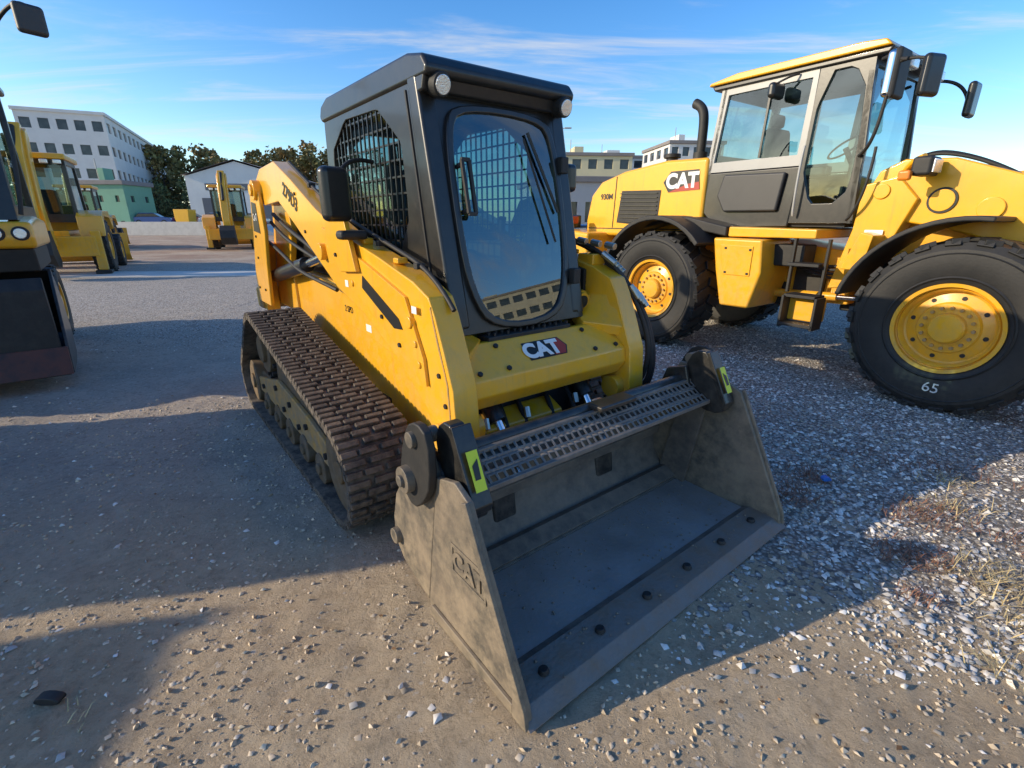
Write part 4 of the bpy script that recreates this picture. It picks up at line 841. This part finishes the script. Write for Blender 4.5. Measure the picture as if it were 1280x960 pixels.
M_leaf=mat('autumn_foliage',(.17,.155,.05),.8,0,c2=(.27,.165,.06),nscale=.25,namt=.9,island=.5)
M_leafd=mat('green_foliage',(.08,.115,.045),.8,0,c2=(.15,.14,.05),nscale=.25,namt=.8,island=.5)
M_bark=mat('bark',(.08,.06,.045),.9,nscale=4)
def trees(name,items,m,per=60):
    E=empty(name,(0,0,0),0); V=[];F=[];tr=[]
    for (x,y,h,r) in items:
        tr.append(((x,y,0),(x,y,h*.6),h*.018,h*.008))
        for _ in range(6):
            a=random.uniform(0,6.28); z=h*random.uniform(.3,.6); tr.append(((x,y,z),(x+math.cos(a)*r*.7,y+math.sin(a)*r*.7,z+h*.25),h*.007,h*.002))
        for _ in range(26):
            t=random.uniform(0,6.28);q=random.random()**.5; zz=random.uniform(.18,.92); rad=r*q*(1.05-.55*max(0,zz-.5)*2)
            bx,by,bz,br=x+math.cos(t)*rad,y+math.sin(t)*rad*.8,h*zz,r*random.uniform(.22,.42)
            for _ in range(per):
                d=Vector((random.gauss(0,1),random.gauss(0,1),random.gauss(0,1))).normalized()*br*random.uniform(.4,1.15)
                p=Vector((bx,by,bz+d.z*.8)); p.x+=d.x;p.y+=d.y; s=random.uniform(.2,.45)*h/14
                u=Vector((random.gauss(0,1),random.gauss(0,1),random.gauss(0,1))).normalized(); w=u.orthogonal().normalized(); o=len(V)
                V+=[p-u*s,p+w*s*.7,p+u*s,p-w*s*.7]; F.append([o,o+1,o+2,o+3])
    mk('crowns',V,F,m,E,recalc=False); cyls('trunks',tr,M_bark,E,7)
trees('distant_trees',[(-86+2.6*i+random.uniform(-1,1),122+random.uniform(-8,8),random.uniform(14,19),random.uniform(4,5.5)) for i in range(22)],M_leaf)
trees('distant_trees',[(-78+6*i,105+random.uniform(-3,3),random.uniform(6,10),3.5) for i in range(9)],M_leafd,45)
trees('distant_trees',[(10+5*i,70+random.uniform(-3,3),random.uniform(3.5,5.5),2.3) for i in range(5)],M_leafd,40)
trees('distant_trees',[(84+random.uniform(-4,4),-70+5*i,random.uniform(6,12),3.6) for i in range(18)],M_leafd,35)

def car(pos,rz,col):
    E=empty('parked_car',pos,rz); pm=mat('car_paint',col,.25,.2,coat=.6,namt=.1)
    prism('body',chaikin([(-2.15,.35),(-2.2,.75),(-2.0,.95),(-1.0,1.0),(1.3,.98),(2.1,.82),(2.2,.5),(2.1,.3)],1),-.86,.86,pm,E,.05)
    prism('cabin_glass',[(-1.75,.96),(-1.35,1.38),(.35,1.40),(1.05,.97)],-.72,.72,M_win,E,.04)
    prism('roof',[(-1.38,1.385),(-1.2,1.46),(.2,1.47),(.38,1.40)],-.70,.70,pm,E,.03)
    for i,(x,y) in enumerate(((-1.35,.70),(1.35,.70),(-1.35,-.88),(1.35,-.88))):
        cyls('wheel_%d'%i,[((x,y,.32),(x,y+.18,.32),.32)],M_tyre,E,24,.02); cyls('hubcap_%d'%i,[((x,y-.01,.32),(x,y+.19,.32),.2)],M_lgrey,E,16)
    boxes('headlamps',[(T(2.1,.62,.68),(.12,.3,.12)),(T(2.1,-.62,.68),(.12,.3,.12))],M_lamp,E,.02)
for p,r,c in (((-45.2,64,1.08),.3,(.03,.10,.32)),((-41.5,66,1.08),.2,(.25,.03,.03)),((-37.2,64,1.08),2.9,(.03,.10,.30)),((-34,66,1.08),.1,(.4,.4,.4)),((3.6,30,0),1.9,(.03,.07,.2)),((1.9,33,0),1.9,(.05,.05,.06)),((6,32,0),1.8,(.05,.12,.3)),((40,-9,0),1.6,(.5,.5,.5)),((39,-16,0),1.6,(.1,.1,.12)),((40,-23,0),1.6,(.4,.05,.04))): car(p,r,c)
prism('skip_container',[(-40.2,1.9),(-40.0,1.09),(-38.6,1.09),(-38.4,2.9),(-40.2,2.9)],60.5,62,M_yel,None,.05)
def lamp(pos,h):
    E=empty('street_lamp',(*pos,0),0); cyls('pole',[((0,0,0),(0,0,h),.09,.05)],M_lgrey,E,12); bars('arm',[((0,0,h),(1.0,0,h+.15))],.06,M_lgrey,E); box('head',(1.2,0,h+.15),(.6,.22,.1),M_lgrey,E,.03)
lamp((3.6,46),9); lamp((-62,72),10)

M_cont=mat('container_paint',(.10,.16,.22),.55,nscale=1,namt=.4)
def shadow_container(pos,rz,L=6.06):  # invented box out of view, added to cast shadow on the ground
    E=empty('shipping_container',(*pos,0),rz); box('shell',(0,0,1.3),(L,2.36,2.56),M_cont,E,.02)
    it=[]
    for i in range(int(L/.28)):
        for s in (-1,1): it.append((T(-L/2+.2+i*.28,1.19*s,1.3),(.14,.04,2.3)))
    boxes('corrugation',it,M_cont,E,.01)
    boxes('corner_posts',[(T(sx*L/2,sy*1.2,1.3),(.16,.12,2.6)) for sx in (-1,1) for sy in (-1,1)],M_cont,E,.01)
shadow_container((-9.5,1.55),.2); shadow_container((-10.95,-1.46),.2)  # two unseen casters: large left shadow and bottom-left corner shadow

# ================================================================== LIGHT
EL=20.5; d=Vector((.98,.20,0)).normalized(); d=Vector((d.x*math.cos(R(EL)),d.y*math.cos(R(EL)),-math.sin(R(EL))))
sl=bpy.data.lights.new('sun','SUN'); sl.energy=5.0; sl.angle=R(.5); sl.color=(1,.84,.60)
so=bpy.data.objects.new('sun',sl); COL.objects.link(so); so.rotation_euler=d.to_track_quat('-Z','Y').to_euler(); so.location=(-20,-5,20)
w=bpy.data.worlds.new('World'); scene.world=w; w.use_nodes=True; nt=w.node_tree;N=nt.nodes;L=nt.links
bg=N['Background']; out=N['World Output']
sky=N.new('ShaderNodeTexSky'); sky.sky_type='NISHITA'; sky.sun_disc=False; sky.sun_elevation=R(EL); sky.sun_rotation=math.atan2(-d.x,-d.y)%(2*math.pi)
sky.air_density=1.0; sky.dust_density=.4; sky.ozone_density=2.2
hs=N.new('ShaderNodeHueSaturation'); hs.inputs['Hue'].default_value=.508; hs.inputs['Saturation'].default_value=1.36; hs.inputs['Value'].default_value=1.65; L.new(sky.outputs[0],hs.inputs['Color'])
L.new(hs.outputs[0],bg.inputs[0]); bg.inputs[1].default_value=.15
bg2=N.new('ShaderNodeBackground'); bg2.inputs[0].default_value=(1,.98,.95,1); bg2.inputs[1].default_value=.85
tc=N.new('ShaderNodeTexCoord'); sp=N.new('ShaderNodeSeparateXYZ'); L.new(tc.outputs['Generated'],sp.inputs[0])
az=N.new('ShaderNodeMath'); az.operation='ADD'; az.inputs[1].default_value=.12; L.new(sp.outputs['Z'],az.inputs[0])
def dv(o):
    x=N.new('ShaderNodeMath'); x.operation='DIVIDE'; L.new(o,x.inputs[0]); L.new(az.outputs[0],x.inputs[1]); return x.outputs[0]
cb=N.new('ShaderNodeCombineXYZ'); L.new(dv(sp.outputs['X']),cb.inputs[0]); L.new(dv(sp.outputs['Y']),cb.inputs[1])
mp=N.new('ShaderNodeMapping'); mp.inputs['Rotation'].default_value=(0,0,R(-35)); mp.inputs['Scale'].default_value=(.4,1.7,1); L.new(cb.outputs[0],mp.inputs[0])
n1=N.new('ShaderNodeTexNoise'); n1.inputs['Scale'].default_value=1.4; n1.inputs['Detail'].default_value=9; n1.inputs['Roughness'].default_value=.62; n1.inputs['Distortion'].default_value=.9; L.new(mp.outputs[0],n1.inputs[0])
r1=N.new('ShaderNodeMapRange'); r1.interpolation_type='SMOOTHSTEP'; r1.inputs[1].default_value=.47; r1.inputs[2].default_value=.80; r1.inputs[4].default_value=.8; L.new(n1.outputs[0],r1.inputs[0])
ms=N.new('ShaderNodeMixShader'); L.new(r1.outputs[0],ms.inputs[0]); L.new(bg.outputs[0],ms.inputs[1]); L.new(bg2.outputs[0],ms.inputs[2]); L.new(ms.outputs[0],out.inputs[0])

# ================================================================== CAMERA
cam=bpy.data.cameras.new('camera'); co=bpy.data.objects.new('camera',cam); COL.objects.link(co); scene.camera=co
co.location=(0,0,1.7); co.rotation_euler=(R(90-18.87),0,0); cam.sensor_width=36; cam.lens=600/1280*36; cam.clip_start=.05; cam.clip_end=3000
scene.view_settings.view_transform='Standard'; scene.view_settings.look='None'; scene.view_settings.exposure=0
